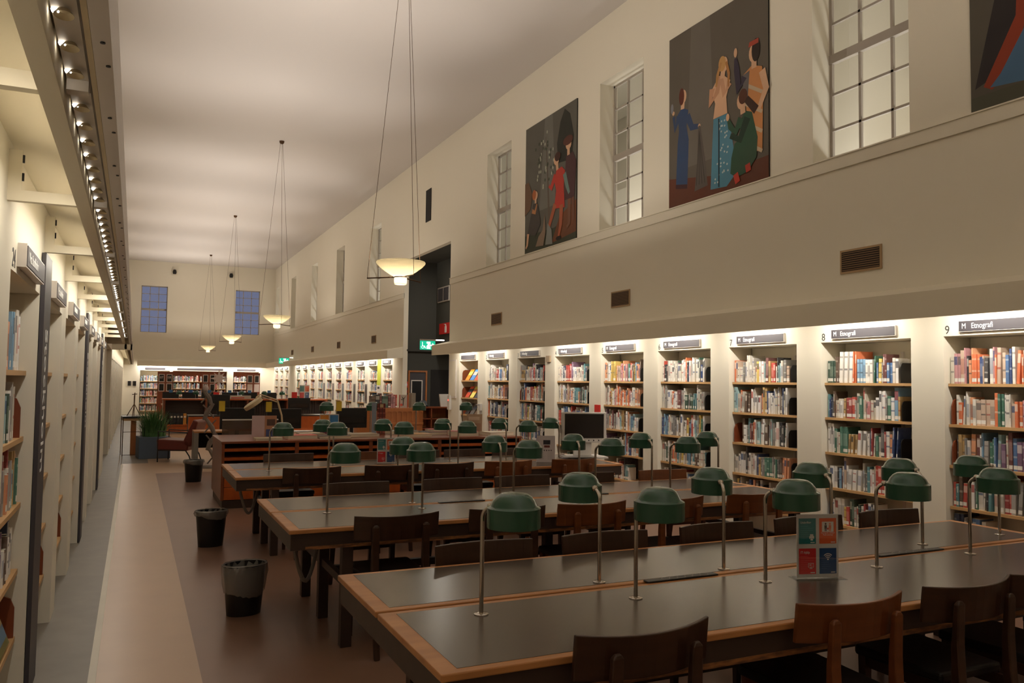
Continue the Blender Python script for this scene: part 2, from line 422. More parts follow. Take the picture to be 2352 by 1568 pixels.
# brackets of the left pelmet
for i in range(11):
    y = 2.15+1.405*i
    if y > 16: break
    mb = MB().box(XL, -.211, y, y+.035, 2.31, 2.352).box(XL, XL+.045, y, y+.035, 2.352, 2.505)
    mb.box(XL+.045, XL+.052, y+.01, y+.02, 2.39, 2.42, 1).box(XL+.045, XL+.052, y+.01, y+.02, 2.46, 2.49, 1)
    structure(mb.build('trim_%d' % k, [M_pelm, M_black])); k += 1
# spot strips in the left pelmet
root = thing('spotlight_strip', '', 'light fixture', (0, 0, 0), 0, 'spotlight strips along the left shelf pelmet')
MB().box(-.163, -.118, .04, 1.36, 2.325, 2.365, 0).box(-.163, -.118, 1.36, 1.4, 2.3, 2.365, 0).build('housing', M_white, root)
for j in range(8):
    y = .14+j*.165
    mb = MB().lathe([(.001, .012), (.012, .010), (.019, .001), (.0195, 0)], 14, (-.141, y, 2.312), 0, sx=.9, sy=1.25)
    s = mb.build('spot_hood', M_beige, root)
    MB().lathe([(.008, 0), (.006, -.005), (0, -.007)], 10, (-.156, y+.01, 2.3245), 0).build('lens', M_led, s)
STR = tree(root)
for i in range(10):
    y = .72+1.405*i
    lab = 'spotlight strip in the left pelmet, %s one from the near end' % nth(i)
    if i == 0: root.location = (0, y, 0); root['label'] = lab
    else: dup(root, (0, y, 0), 0, lab, STR)

# ------------------------------------------------------------------ books
PAL = [(226, 220, 208), (214, 206, 190), (236, 232, 226), (204, 196, 180), (220, 212, 200), (190, 72, 58), (220, 118, 72), (160, 60, 56), (226, 158, 116), (56, 76, 124), (84, 118, 164), (128, 164, 190), (44, 54, 82), (70, 118, 98), (54, 80, 64), (214, 184, 96), (196, 162, 106), (44, 42, 44), (72, 68, 68), (132, 128, 124), (172, 166, 158), (112, 62, 58), (196, 142, 144), (116, 84, 112), (92, 140, 146), (160, 192, 194), (238, 234, 228), (230, 224, 214), (100, 78, 62), (200, 174, 152)]
NAMES = {0: 'cream', 1: 'ivory', 2: 'white', 3: 'beige', 4: 'off-white', 5: 'red', 6: 'orange', 7: 'dark red', 8: 'peach', 9: 'navy blue', 10: 'mid blue', 11: 'light blue', 12: 'midnight blue', 13: 'green', 14: 'dark green', 15: 'yellow', 16: 'ochre', 17: 'black', 18: 'charcoal', 19: 'grey', 20: 'pale grey', 21: 'maroon', 22: 'pink', 23: 'purple', 24: 'teal', 25: 'pale turquoise', 26: 'white', 27: 'cream', 28: 'brown', 29: 'tan'}
def book_mesh(mb, w, h, d, ci, rng, M=None):
    """spine at -x, thickness along y, height z; one closed skin with title bands and a call-number sticker"""
    c = tuple(v/255 for v in PAL[ci]); lum = sum(c)/3
    t = (.93, .91, .86) if lum < .55 else rng.choice([(.15, .14, .15), (.6, .15, .12), (.12, .2, .4), (.3, .28, .28)])
    page = (.86, .82, .73)
    zs = [0, .014, .014+.03, h*.28]; cs = [c, (.92, .91, .88) if rng.random() < .7 else c, c]
    style = rng.random(); z = h*.28
    if style < .35:
        zs += [h*.75, h]; cs += [tuple(.72*a+.28*b for a, b in zip(c, t)), c]
    elif style < .7:
        zs += [h*.4, h*.46, h*.8, h*.86, h]; cs += [c, tuple(.5*a+.5*b for a, b in zip(c, t)), c, tuple(.6*a+.4*b for a, b in zip(c, t)), c]
    else:
        zs += [h*.62, h*.9, h]; cs += [c, tuple(.35*a+.65*b for a, b in zip(c, t)), c]
    hw = w/2; b = min(.003, w*.2)
    V = []; n = len(zs)
    for z in zs: V += [(b, -hw, z), (0, -hw+b, z), (0, hw-b, z), (b, hw, z)]
    i1 = len(V)
    V += [(d, hw, 0), (d, hw, h), (d, -hw, 0), (d, -hw, h)]
    if M is not None: V = [M @ Vector(v) for v in V]
    F = []; C = []
    for i in range(n-1):
        a = i*4
        for q in range(3):
            F.append((a+q+1, a+q, a+q+4, a+q+5)); C.append(cs[i])
    T = (n-1)*4
    F += [tuple([3]+[4*i+3 for i in range(1, n)]+[i1+1, i1]), tuple([i1+2, i1+3]+[4*i for i in range(n-1, -1, -1)])]; C += [c, c]
    F += [(T, T+1, T+2, T+3, i1+1, i1+3), (3, 2, 1, 0, i1+2, i1), (i1, i1+1, i1+3, i1+2)]; C += [page, page, page]
    o = len(mb.v); mb.v += [tuple(v) for v in V]
    for f, cc in zip(F, C): mb.f.append(tuple(i+o for i in f)); mb.m.append(0); mb.c.append(cc); mb.sm.append(False)
    return mb
STUFF = MB()
ROWZ = [1.68, 1.345, 1.01, .675, .335]
ROWN = ['top', 'second', 'third', 'fourth', 'fifth']
nbook = 0
def fill_row(ya, yb, z, seed, side=1, X=XR, individual=None, hmax=.295, gapend=.1, budget=99, wide=1.0, warm=None, tail=None):
    """books from the far end (larger y) to the near end; side 1 = right wall (spines face -X), -1 = left wall"""
    global nbook
    rng = random.Random(seed)
    y = yb-.015 if side == 1 else ya+.015
    end = ya+gapend if side == 1 else yb-gapend
    i = 0; hb = rng.uniform(.2, .235); run = 0; ci = 0; lean = 0
    while True:
        if run <= 0:
            run = rng.choice([1, 1, 1, 1, 1, 1, 1, 2, 2, 3]); ci = rng.randrange(len(PAL)) if rng.random() < .74 else rng.choice([0, 1, 2, 3, 4, 26, 27, 20])
            if warm and rng.random() < .5: ci = rng.choice(warm)
            w = rng.choice([.012, .015, .018, .022, .026, .03, .036])*rng.uniform(.9, 1.1)*wide; h = min(hmax, max(.165, hb+rng.uniform(-.045, .06))); d = h*rng.uniform(.6, .72)
            if rng.random() < .05: h = hmax; d = .22
            if rng.random() < .12 and side == 1: lean = rng.uniform(.02, .07)
            else: lean = 0
        run -= 1
        w2 = w+(h*math.sin(lean)+.006 if lean else 0)
        if (side == 1 and y-w2 < end) or (side == -1 and y+w2 > end): break
        yc = y-w/2 if side == 1 else y+w/2
        x = X+side*(.055+rng.uniform(0, .02))
        R = Matrix.Rotation(lean, 4, 'X')
        if side == -1: R = Matrix.Rotation(PI, 4, 'Z') @ R
        Mx = Matrix.Translation((x, yc, z+.0005+abs(math.sin(lean))*w/2)) @ R
        if individual is not None and i < budget:
            o = book_mesh(MB(), w-.001, h, d, ci, rng).build('book', M_book)
            o.matrix_world = Mx
            adj = 'slim' if w < .02 else 'thick' if w > .036 else 'tall' if h > .262 else 'short' if h < .2 else 'upright'
            tag(o, '%s %s book, %s from the left on the %s shelf %s' % (adj, NAMES[ci], nth(i), individual[0], individual[1]), 'book', individual[2])
            nbook += 1
        else:
            book_mesh(STUFF, w-.001, h, d, ci, rng, Mx)
        y = y-w2-.0008 if side == 1 else y+w2+.0008
        i += 1
    return y

# ------------------------------------------------------------------ bookcases built into the right wall
def bookcase(name_label, ya, yb, side, X, rows, full=True, magz=False, axis='x'):
    t = thing('bookcase', name_label, 'bookcase', (X, (ya+yb)/2, 0), 0, None)
    s = side; yc = (ya+yb)/2; hw = (yb-ya)/2
    for z in rows:
        MB().box(*sorted((s*.045, s*(ND-.01))), -hw+.004, hw-.004, z-.024, z, 0).build('shelf', M_shelf, t)
    MB().box(*sorted((s*(ND-.012), s*(ND-.002))), -hw+.003, hw-.003, .07, ZN-.003).build('back_panel', M_wall, t)
    if full:
        MB().box(*sorted((s*(ND-.03), s*(ND-.012))), -hw*.32-.012, -hw*.32+.012, .07, ZN-.1).build('upright', M_white, t)
    return t
RB = 'bay numbered %d'
def end_panel(t, y, z, side):
    pts = [(0, 0), (.2, 0), (.2, .215), (.06, .215), (.018, .195), (0, .15)]
    MB().prism([(side*(.05+p[0]), z+p[1]) for p in pts], y-.006, y+.006, 1).build('end_panel', M_redwood, t)
ebk = None
def bookend(X, y, z, label):
    mb = MB().box(0, .16, -.0015, .0015, 0, .14).prism([(0, .14), (.16, .14), (.15, .165), (.13, .178), (.03, .178), (.01, .165)], -.0015, .0015, 1).box(0, .12, -.09, -.0015, 0, .002)
    o = mb.build('bookend', M_black); o.matrix_world = Matrix.Translation((X, y, z+.0008)); return tag(o, label, 'bookend', 'black bookends on the right-hand shelves')
SIGN = {9: ('M', 'Etnografi'), 8: ('M', 'Etnografi'), 7: ('M', 'Etnografi'), 6: ('M', 'Etnografi'), 5: ('M', 'Etnografi'), 4: ('J', 'Arkeologi'), 3: ('J', 'Arkeologi'), 2: ('J', 'Arkeologi'), 1: None}
for bay, (ya, yb) in BAYS.items():
    t = bookcase('built-in bookcase under the numeral %s on the right wall' % NUMW[bay], ya, yb, 1, XR, [1.68, 1.33, .99] if bay == 1 else ROWZ)
    # sign board
    sg = thing('shelf_sign', 'charcoal sign board above the bookcase numbered %s%s' % (NUMW[bay], '' if bay == 1 else ' reading '+SIGN[bay][1]), 'sign', (XR, yb-.15, 2.097), 0, 'sign boards over the right-hand bays')
    wd = .72
    MB().box(-.022, 0, -wd, 0, 0, .092).build('sign_frame', M_white, sg)
    MB().box(-.026, -.021, -wd+.006, -.006, .006, .086).build('panel', M_sign, sg)
    if SIGN[bay]:
        text('lettering', SIGN[bay][0]+'   '+SIGN[bay][1], .062, (-.0265, -.03, .026), ROT_R, M_text, sg, .82)
    nm = text('bay_numeral', str(bay), .1, (XR-.0008, yb-.012, 2.088), ROT_R, M_num, None, .9)  # numeral painted straight on the wall, not a sign board
    tag(nm, 'dark numeral %s painted on the wall over its bookcase' % NUMW[bay], 'numeral')
    if bay == 1: continue
    for r, z in enumerate(ROWZ):
        warm = [6, 8, 29, 0, 22] if bay in (9, 5) and r < 2 else None
        off = 0
        if (bay, r) in ((7, 2), (3, 1), (9, 1), (9, 2)):
            end_panel(t, (yb-ya)/2-.03, z, 1); off = .12 if bay == 7 else .04
        bud = 0; ind = None
        if bay in (8, 9): ind = (ROWN[r], 'of bay %s' % NUMW[bay], 'books in the bay numbered %s' % NUMW[bay]); bud = 60
        endgap = .16 if bay != 9 else .02
        ymin = max(ya, 3.78) if bay == 9 else ya
        y = fill_row(ymin, yb-off, z, bay*100+r, 1, XR, ind, gapend=endgap if r != 4 else .42, budget=bud, warm=warm)
        if bay != 9 and r < 4:
            bookend(XR+.05, y-.03, z, 'black bookend plate closing the %s shelf in bay %s' % (ROWN[r], NUMW[bay]))
        if bay == 9: fill_row(ya, 3.77, z, 900+r, 1, XR)
# display bay 1: sloping shelves of magazines
bay1 = [o for o in bpy.data.objects if o.get('label', '').startswith('built-in bookcase under the numeral one ')][0]
MG = [(230, 150, 50), (70, 130, 200), (214, 80, 50), (236, 220, 110), (60, 60, 70), (200, 190, 180)]
for r, z in enumerate([1.68, 1.33, .99]):
    end_panel(bay1, .44, z, 1)
    for q in range(3):
        y = 15.36-q*.25
        c1 = tuple(v/255 for v in MG[(r*2+q) % 6]); c2 = tuple(v/255 for v in MG[(r+q*2+3) % 6])
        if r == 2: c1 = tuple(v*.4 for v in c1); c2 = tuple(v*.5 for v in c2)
        M = Matrix.Translation((XR+.07, y, z+.004)) @ Matrix.Rotation(.55, 4, 'Y')
        mb = MB()
        mb.add([M @ Vector(v) for v in [(0, -.19, 0), (0, 0, 0), (0, 0, .12), (0, -.19, .12), (0, 0, .2), (0, -.19, .2), (0, 0, .26), (0, -.19, .26)]], [(0, 1, 2, 3)], 0, c1)
        o0 = len(mb.v)-8
        for f, c in (((3, 2, 4, 5), c2), ((5, 4, 6, 7), tuple(min(1, v*1.2) for v in c1))):
            mb.f.append(tuple(i+o0 for i in f)); mb.m.append(0); mb.c.append(c); mb.sm.append(False)
        o = mb.build('magazine', M_print, solid=.006)
        tag(o, 'illustrated magazine, %s from left on the %s display shelf of bay one' % (ORD[q], ROWN[r]), 'magazine', 'magazines displayed in bay one')
# left bays
LNUM = {3: '24', 4: '25', 5: '26', 6: '27', 7: '28', 8: '29', 9: '30', 10: '31'}
for i, (ya, yb) in enumerate(LBAY):
    if i < 3: continue
    t = bookcase('built-in bookcase in the left wall, %s bay along the aisle' % nth(i-3), ya, yb, -1, XL, [z-.01 for z in ROWZ])
    sg = thing('shelf_sign', 'sign board over the %s bookcase along the left aisle' % nth(i-3), 'sign', (XL, ya+.17, 2.1), 0, 'sign boards over the left-hand bays')
    MB().box(0, .035, 0, .72, 0, .1).build('sign_frame', M_white, sg)
    MB().box(.034, .038, .008, .712, .008, .092).build('panel', M_sign, sg)
    if i < 5: text('lettering', 'Nca Stockholm', .066, (.0385, .06, .028), ROT_L, M_text, sg, .85)
    else: MB().box(.0375, .0385, .06, .4, .035, .07).build('lettering', M_text, sg)
    if i == 3:
        nm = text('bay_numeral', '24', .11, (XL+.0008, ya+.02, 2.085), ROT_L, M_num, None, .9)
        tag(nm, 'dark numeral twenty-four painted on the left wall', 'numeral')
    for r, z in enumerate(ROWZ):
        z -= .01
        if r == 4 and i < 6:
            end_panel(t, (yb-ya)/2-.025, z, -1); continue
        if i == 3:
            y = fill_row(ya+.55, yb, z, 500+r, -1, XL, (ROWN[r], 'of bay twenty-four', 'books in the bay numbered twenty-four'), gapend=[.16, .26, .05, .12][r], budget=12)
        else:
            fill_row(ya+.3, yb, z, 500+i*10+r, -1, XL, None, gapend=.12+.1*((i*7+r*3) % 4))
        if i == 3 and r == 1: end_panel(t, (yb-ya)/2-.12, z, -1)
# tilted picture book on the lowest display shelf
M = Matrix.Translation((XL-.05, 4.47, .345)) @ Matrix.Rotation(-.35, 4, 'Y')
mb = MB()
bands = [(0, .035, (120, 116, 60)), (.035, .1, (98, 132, 160)), (.1, .145, (190, 170, 110)), (.145, .26, (150, 178, 206))]
for a, b, c in bands:
    mb.add([M @ Vector(v) for v in [(0, -.19, a), (0, .19, a), (0, .19, b), (0, -.19, b), (-.02, -.19, a), (-.02, .19, a), (-.02, .19, b), (-.02, -.19, b)]], [(0, 1, 2, 3), (7, 6, 5, 4), (0, 4, 5, 1), (1, 5, 6, 2), (2, 6, 7, 3), (3, 7, 4, 0)], 0, tuple(v/255 for v in c))
tag(mb.build('picture_book', M_print), 'book with a lake landscape cover tilted on the lowest shelf of bay twenty-four', 'book')
# dark vertical boards on three left piers
for j, (y0, y1, w) in enumerate([(4.835, 5.17, 'nearest'), (9.145, 9.455, 'middle'), (13.305, 13.65, 'farthest')]):
    b = thing('pier_board', 'tall charcoal board lettered Stockholm on a left pier, %s of the three' % w, 'sign', (XL+.003, y0, 0), 0, 'charcoal boards on the left piers')
    MB().box(0, .02, .0, y1-y0, .01, 2.29).build('panel', M_sign, b)
    tx = text('lettering', 'Stockholm', .18, (.0205, .11, 1.9), (0, PI/2, 0), M_text, b, 1.0)
# far bays on both sides and the end wall
for i, (ya, yb) in enumerate(FAR):
    t = bookcase('built-in bookcase in the far right wall, %s bay beyond the tall opening' % nth(i), ya, yb, 1, XR, ROWZ, False)
    sg = thing('shelf_sign', 'small sign board over the %s far right bookcase' % nth(i), 'sign', (XR, yb-.15, 2.1), 0, 'sign boards over the far right bays')
    MB().box(-.022, 0, -.7, 0, 0, .1).build('panel', [M_white if False else M_sign], sg)
    MB().box(-.024, -.0215, -.5, -.1, .035, .07).build('lettering', M_text, sg)
    for r, z in enumerate(ROWZ): fill_row(ya, yb, z, 2000+i*10+r, 1, XR, None, gapend=.05, wide=1.25)
for i, (ya, yb) in enumerate(LBAYF):
    t = bookcase('built-in bookcase in the far left wall, %s bay beyond the side opening' % nth(i), ya, yb, -1, XL, ROWZ, False)
    for r, z in enumerate(ROWZ): fill_row(ya, yb, z, 3000+i*10+r, -1, XL, None, gapend=.2, wide=1.4)
rng = random.Random(5)
for i, (xa, xb) in enumerate(ENDB):
    t = thing('bookcase', 'built-in bookcase in the end wall, %s from the left' % ORD[i], 'bookcase', ((xa+xb)/2, YE, 0))
    hw = (xb-xa)/2
    for z in ROWZ: MB().box(-hw+.004, hw-.004, .045, ND-.01, z-.17-.024, z-.17).build('shelf', M_shelf, t)
    MB().box(-hw+.003, hw-.003, ND-.012, ND-.002, .07, 1.99).build('back_panel', M_redwood if i else M_wall, t)
    for r, z in enumerate(ROWZ):
        x = xa+.03
        while x < xb-.06:
            w = rng.choice([.02, .026, .032, .04, .05]); h = rng.uniform(.2, .28); ci = rng.randrange(len(PAL))
            if rng.random() > .06 and not (i == 1 and 1 <= r <= 1 and 2.75 < x < 3.2): book_mesh(STUFF, w-.001, h, .17, ci, rng, Matrix.Translation((x+w/2, YE+.055, z-.169)) @ Matrix.Rotation(PI/2, 4, 'Z') )
            x += w
    sg = thing('shelf_sign', 'long sign board over the %s bookcase of the end wall' % ORD[i], 'sign', ((xa+xb)/2, YE, 2.04), 0, 'sign boards on the end wall')
    MB().box(-.42 if i != 1 else -1.0, .42 if i != 1 else 1.0, -.02, 0, 0, .09).build('panel', M_sign, sg)
o = STUFF.build('book_rows', M_book); o['kind'] = 'stuff'; o['label'] = 'rows of mixed library books filling the more distant built-in shelves'; o['category'] = 'books'

# ------------------------------------------------------------------ reading tables
def reading_table(label, x0, x1, yf, yg, yb, hose=True):
    t = thing('reading_table', label, 'table', (x0, yf, 0), 0, 'long reading tables')
    W = x1-x0; ZT = .74
    for a, b in ((0, yg-yf-.012), (yg-yf+.012, yb-yf)):
        tp = MB().box(0, W, a, b, ZT-.026, ZT).build('tabletop', M_edge, t, bevel=.005)
        MB().box(.065, W-.065, a+.036, b-.036, ZT-.01, ZT+.0012).build('linoleum_inlay', M_lino, tp)
    D = yb-yf
    ap = MB()
    for y in (.012, D-.034): ap.box(.012, W-.012, y, y+.022, ZT-.125, ZT-.0265, 0)
    for x in (.012, W-.034): ap.box(x, x+.022, .034, D-.034, ZT-.125, ZT-.0265, 0)
    a = ap.build('apron', M_apron, t)
    MB().box(.1, W-.1, .0085, .0125, ZT-.125, ZT-.105).build('worn_edge', M_worn, a)
    for x in (.365, W-.2):
        for y in (.06, yg-yf, D-.06): MB().box(x-.034, x+.034, y-.034, y+.034, 0, ZT-.0265).build('leg', M_apron, t, bevel=.003)
        MB().box(x-.018, x+.018, .1, D-.1, .36, .41).build('stretcher', M_apron, t)
    MB().box(W*.5-.034, W*.5+.034, yg-yf-.034, yg-yf+.034, 0, ZT-.0265).build('leg', M_apron, t, bevel=.003)
    MB().box(.4, W-.24, yg-yf-.02, yg-yf+.02, .3, .35).build('stretcher', M_apron, t)
    MB().box(.42, W-.42, yg-yf-.05, yg-yf+.05, ZT-.16, ZT-.13).build('cable_tray', M_black, t)
    if hose:
        pts = [(.06+.2*u/12, .16+.22*u/12, ZT-.13-.24*math.sin(PI*u/12)) for u in range(13)]
        MB().tube(pts, .013, 8).build('cable_hose', M_grey, t)
    return t
TB = [('nearest', .885, 5.11, 2.374, 3.105, 3.77), ('middle', .87, 5.12, 4.973, 5.70, 6.37), ('third', .87, 5.06, 7.80, 8.47, 9.125)]
for nme, x0, x1, yf, yg, yb in TB:
    reading_table('long reading table with dark inlaid tops, %s' % {'nearest': 'the nearest one', 'middle': 'second from the viewer', 'third': 'just before the mahogany map cabinet'}[nme], x0, x1, yf, yg, yb)

# ------------------------------------------------------------------ chairs
def chair(name, m, label):
    t = thing(name, label, 'chair')
    # curved backrest: centre bows out, ends turn forward
    mb = MB(); n = 12; V = []
    for i in range(n+1):
        u = -1+2*i/n; x = .272*u; yy = -.24+.072*u*u
        for (dy, z) in ((-.009, .675), (.009, .675), (.009-.016, .82+.006*u*u), (-.009-.016, .82+.006*u*u)): V.append((x, yy+dy, z))
    F = []
    for i in range(n):
        a = i*4
        for q in range(4): F.append((a+q, a+(q+1) % 4, a+4+(q+1) % 4, a+4+q))
    F += [(0, 3, 2, 1), (n*4, n*4+1, n*4+2, n*4+3)]
    mb.add(V, F, 0, (1, 1, 1), False); mb.build('backrest', m, t, bevel=.004)
    for sx in (-1, 1):
        x = .16*sx
        p = [(x, -.33, 0), (x, -.275, .3), (x, -.255, .46), (x, -.253, .60), (x, -.263, .76), (x, -.264, .775)]
        mb = MB(); V = []
        wid = [.017, .021, .023, .023, .021, .010]; dep = [.015, .018, .02, .016, .012, .007]
        for (px, py, pz), w, d in zip(p, wid, dep):
            V += [(px-w, py-d, pz), (px+w, py-d, pz), (px+w, py+d, pz), (px-w, py+d, pz)]
        F = [(3, 2, 1, 0)]
        for i in range(len(p)-1):
            for q in range(4): F.append((i*4+q, i*4+(q+1) % 4, i*4+4+(q+1) % 4, i*4+4+q))
        e = (len(p)-1)*4; F.append((e, e+1, e+2, e+3))
        mb.add(V, F); mb.build('rear_leg', m, t, bevel=.005)
        mb = MB(); x2 = .185*sx
        V = []
        for z, w in ((0, .014), (.3, .018), (.425, .02)): V += [(x2-w, .19-w, z), (x2+w, .19-w, z), (x2+w, .19+w, z), (x2-w, .19+w, z)]
        F = [(3, 2, 1, 0)]+[(i*4+q, i*4+(q+1) % 4, i*4+4+(q+1) % 4, i*4+4+q) for i in range(2) for q in range(4)]+[(8, 9, 10, 11)]
        mb.add(V, F); mb.build('front_leg', m, t)
        MB().prism([(-.255, .37), (.2, .37), (.2, .42), (-.255, .42)], .17*sx-.009, .17*sx+.009, 0).build('seat_rail', m, t)
    MB().box(-.17, .17, .18, .2, .37, .42).build('front_rail', m, t)
    mb = MB().prism([(-.19, -.2), (.19, -.2), (.215, .215), (.2, .235), (-.2, .235), (-.215, .215)], .422, .465, 2)
    mb.build('seat', M_leather, t, bevel=.014)
    return t
chD = chair('reading_chair', M_chairD, ''); chDt = tree(chD)
chR = chair('reading_chair', M_chairR, ''); chRt = tree(chR)
usedD = usedR = False
def place_chair(kind, x, y, rz, label, group):
    global usedD, usedR
    if kind == 'D':
        if not usedD: usedD = True; c = chD; c.location = (x, y, 0); c.rotation_euler = (0, 0, rz); c['label'] = label
        else: c = dup(chD, (x, y, 0), rz, label, chDt)
    else:
        if not usedR: usedR = True; c = chR; c.location = (x, y, 0); c.rotation_euler = (0, 0, rz); c['label'] = label
        else: c = dup(chR, (x, y, 0), rz, label, chRt)
    c['group'] = group
ROWS = [
 ('nearest', 'near', 2.505, 0, [(1.59, 'D', .02), (2.56, 'R', -.02), (3.24, 'D', .0), (3.8, 'D', 0), (4.45, 'D', 0)]),
 ('nearest', 'far', 3.64, PI, [(1.655, 'D', .02), (2.37, 'D', 0), (3.14, 'D', .02), (3.85, 'D', -.03), (4.57, 'D', 0)]),
 ('middle', 'near', 5.035, 0, [(1.5, 'D', .02), (2.26, 'D', -.02), (2.9, 'R', 0), (3.58, 'R', .03), (4.36, 'R', -.02)]),
 ('middle', 'far', 6.25, PI, [(1.65, 'D', .02), (2.47, 'D', 0), (3.13, 'D', .02), (3.8, 'D', 0), (4.62, 'R', -.02)]),
 ('third', 'near', 7.9, 0, [(1.55, 'D', 0), (2.33, 'D', -.02), (2.92, 'D', .02), (3.59, 'R', 0), (4.37, 'R', .02)]),
 ('third', 'far', 9.0, PI, [(1.58, 'D', 0), (2.37, 'R', .02), (3.08, 'D', 0), (3.68, 'D', .02), (4.31, 'D', 0)]),
]
for tb, sd, y, rz, L in ROWS:
    for i, (x, kd, a) in enumerate(L):
        place_chair(kd, x, y, rz+a, '%s wooden chair, %s from left on the %s side of the %s reading table' % ({'D': 'dark', 'R': 'reddish-brown'}[kd], ORD[i], sd, tb), 'chairs around the reading tables')

# ------------------------------------------------------------------ desk lamps
def desk_lamp(label):
    t = thing('desk_lamp', label, 'lamp', (0, 0, 0), 0, 'green desk lamps on the reading tables')
    L = .145; R = .103
    MB().lathe([(0, .0), (.029, 0), (.029, .003), (.026, .005), (.011, .0065), (0, .0066)], 24).build('base', M_chrome, t)
    pts = [(0, 0, .004), (0, 0, .3), (0, 0, .368)]
    for q in range(1, 8):
        a = q/8*PI/2; pts.append((.05*(1-math.cos(a)), 0, .368+.05*math.sin(a)))
    pts.append((L-R-.012+.006, 0, .4185))
    MB().tube(pts, .0088, 12).build('post', M_chrome, t)
    MB().lathe([(0, -.014), (.010, -.0115), (.0145, -.004), (.0145, .004), (.010, .0115), (0, .014)], 14, (L-R-.004, 0, .4185)).build('joint', M_chrome, t)
    pr = [(R-.003, .352), (R, .350), (R, .424), (R-.006, .428), (R-.010, .430), (R-.013, .4335), (R-.020, .449), (R-.034, .466), (R-.050, .476), (R-.062, .479), (.001, .4805)]
    sh = MB().lathe(pr+[], 40, (L, 0, 0)).lathe([(R-.003, .352), (R-.004, .42), (R-.03, .45), (.001, .47)], 40, (L, 0, 0), 1).build('lamp_shade', [M_green, M_white], t)
    MB().tube([(L-.04, -.03, .357), (L-.04, -.03, .343)], .004, 8).build('switch', M_plast, sh)
    return t
lamp = desk_lamp(''); lampT = tree(lamp); lamp_used = False
def place_lamp(x, y, z, deg, label):
    global lamp_used
    if not lamp_used:
        lamp_used = True; lamp.location = (x, y, z); lamp.rotation_euler = (0, 0, math.radians(deg)); lamp['label'] = label
    else: dup(lamp, (x, y, z), math.radians(deg), label, lampT)
LAMPS = [
 ('nearest', 'near', .7412, [(1.251, 2.925, -58), (1.943, 2.892, -84), (2.662, 2.904, -66), (3.406, 2.926, -52), (4.159, 2.959, -78)]),
 ('nearest', 'far', .7412, [(1.944, 3.188, 98), (2.65, 3.18, 74), (3.41, 3.22, 86), (4.146, 3.243, 90), (4.88, 3.276, 124)]),
 ('middle', 'near', .7412, [(1.218, 5.537, -52), (1.884, 5.5, -114), (2.601, 5.5, -66), (3.312, 5.5, -62), (4.028, 5.5, -50)]),
 ('middle', 'far', .7412, [(1.9, 5.77, 104), (2.614, 5.77, 86), (3.32, 5.77, 80), (4.036, 5.77, 96), (4.749, 5.77, 92)]),
 ('third', 'near', .7412, [(1.24, 8.3, -40), (1.829, 8.3, -70), (2.563, 8.3, -84), (3.247, 8.3, -70), (3.951, 8.3, -50)]),
 ('third', 'far', .7412, [(1.952, 8.65, 130), (2.586, 8.65, 110), (3.282, 8.65, 105), (3.986, 8.65, 98), (4.695, 8.65, 108)]),
]
for tb, sd, z, L in LAMPS:
    for i, (x, y, a) in enumerate(L):
        place_lamp(x, y, z, a, 'green desk lamp, %s from left in the %s row on the %s reading table' % (ORD[i], sd, tb))

# power strips lying in the gaps between the table halves
def power_strip(x0, x1, y, label, rz):
    t = thing('power_strip', label, 'power strip', ((x0+x1)/2, y, .7185), rz, 'power strips in the table gaps')
    w = (x1-x0)/2
    MB().box(-w, w, -.022, .022, .0222, .03).box(-w*.96, w*.96, -.006, .006, -.1, .0222).build('casing', M_black, t, bevel=.003)
    for q in range(6):
        x = -w*.45+q*w*.22
        MB().lathe([(.017, .0302), (.019, .0318), (.021, .0302)], 16, (x, 0, 0)).build('socket', M_grey, t)
power_strip(2.14, 2.54, 3.105, 'black power strip between the second and third lamps on the nearest table', .01)
power_strip(3.62, 4.12, 3.105, 'black power strip by the fourth lamp on the nearest table', .01)
power_strip(2.08, 2.45, 5.70, 'black power strip behind the second lamp on the middle table', .01)
power_strip(3.15, 3.55, 5.70, 'black power strip near the fourth lamp on the middle table', .01)

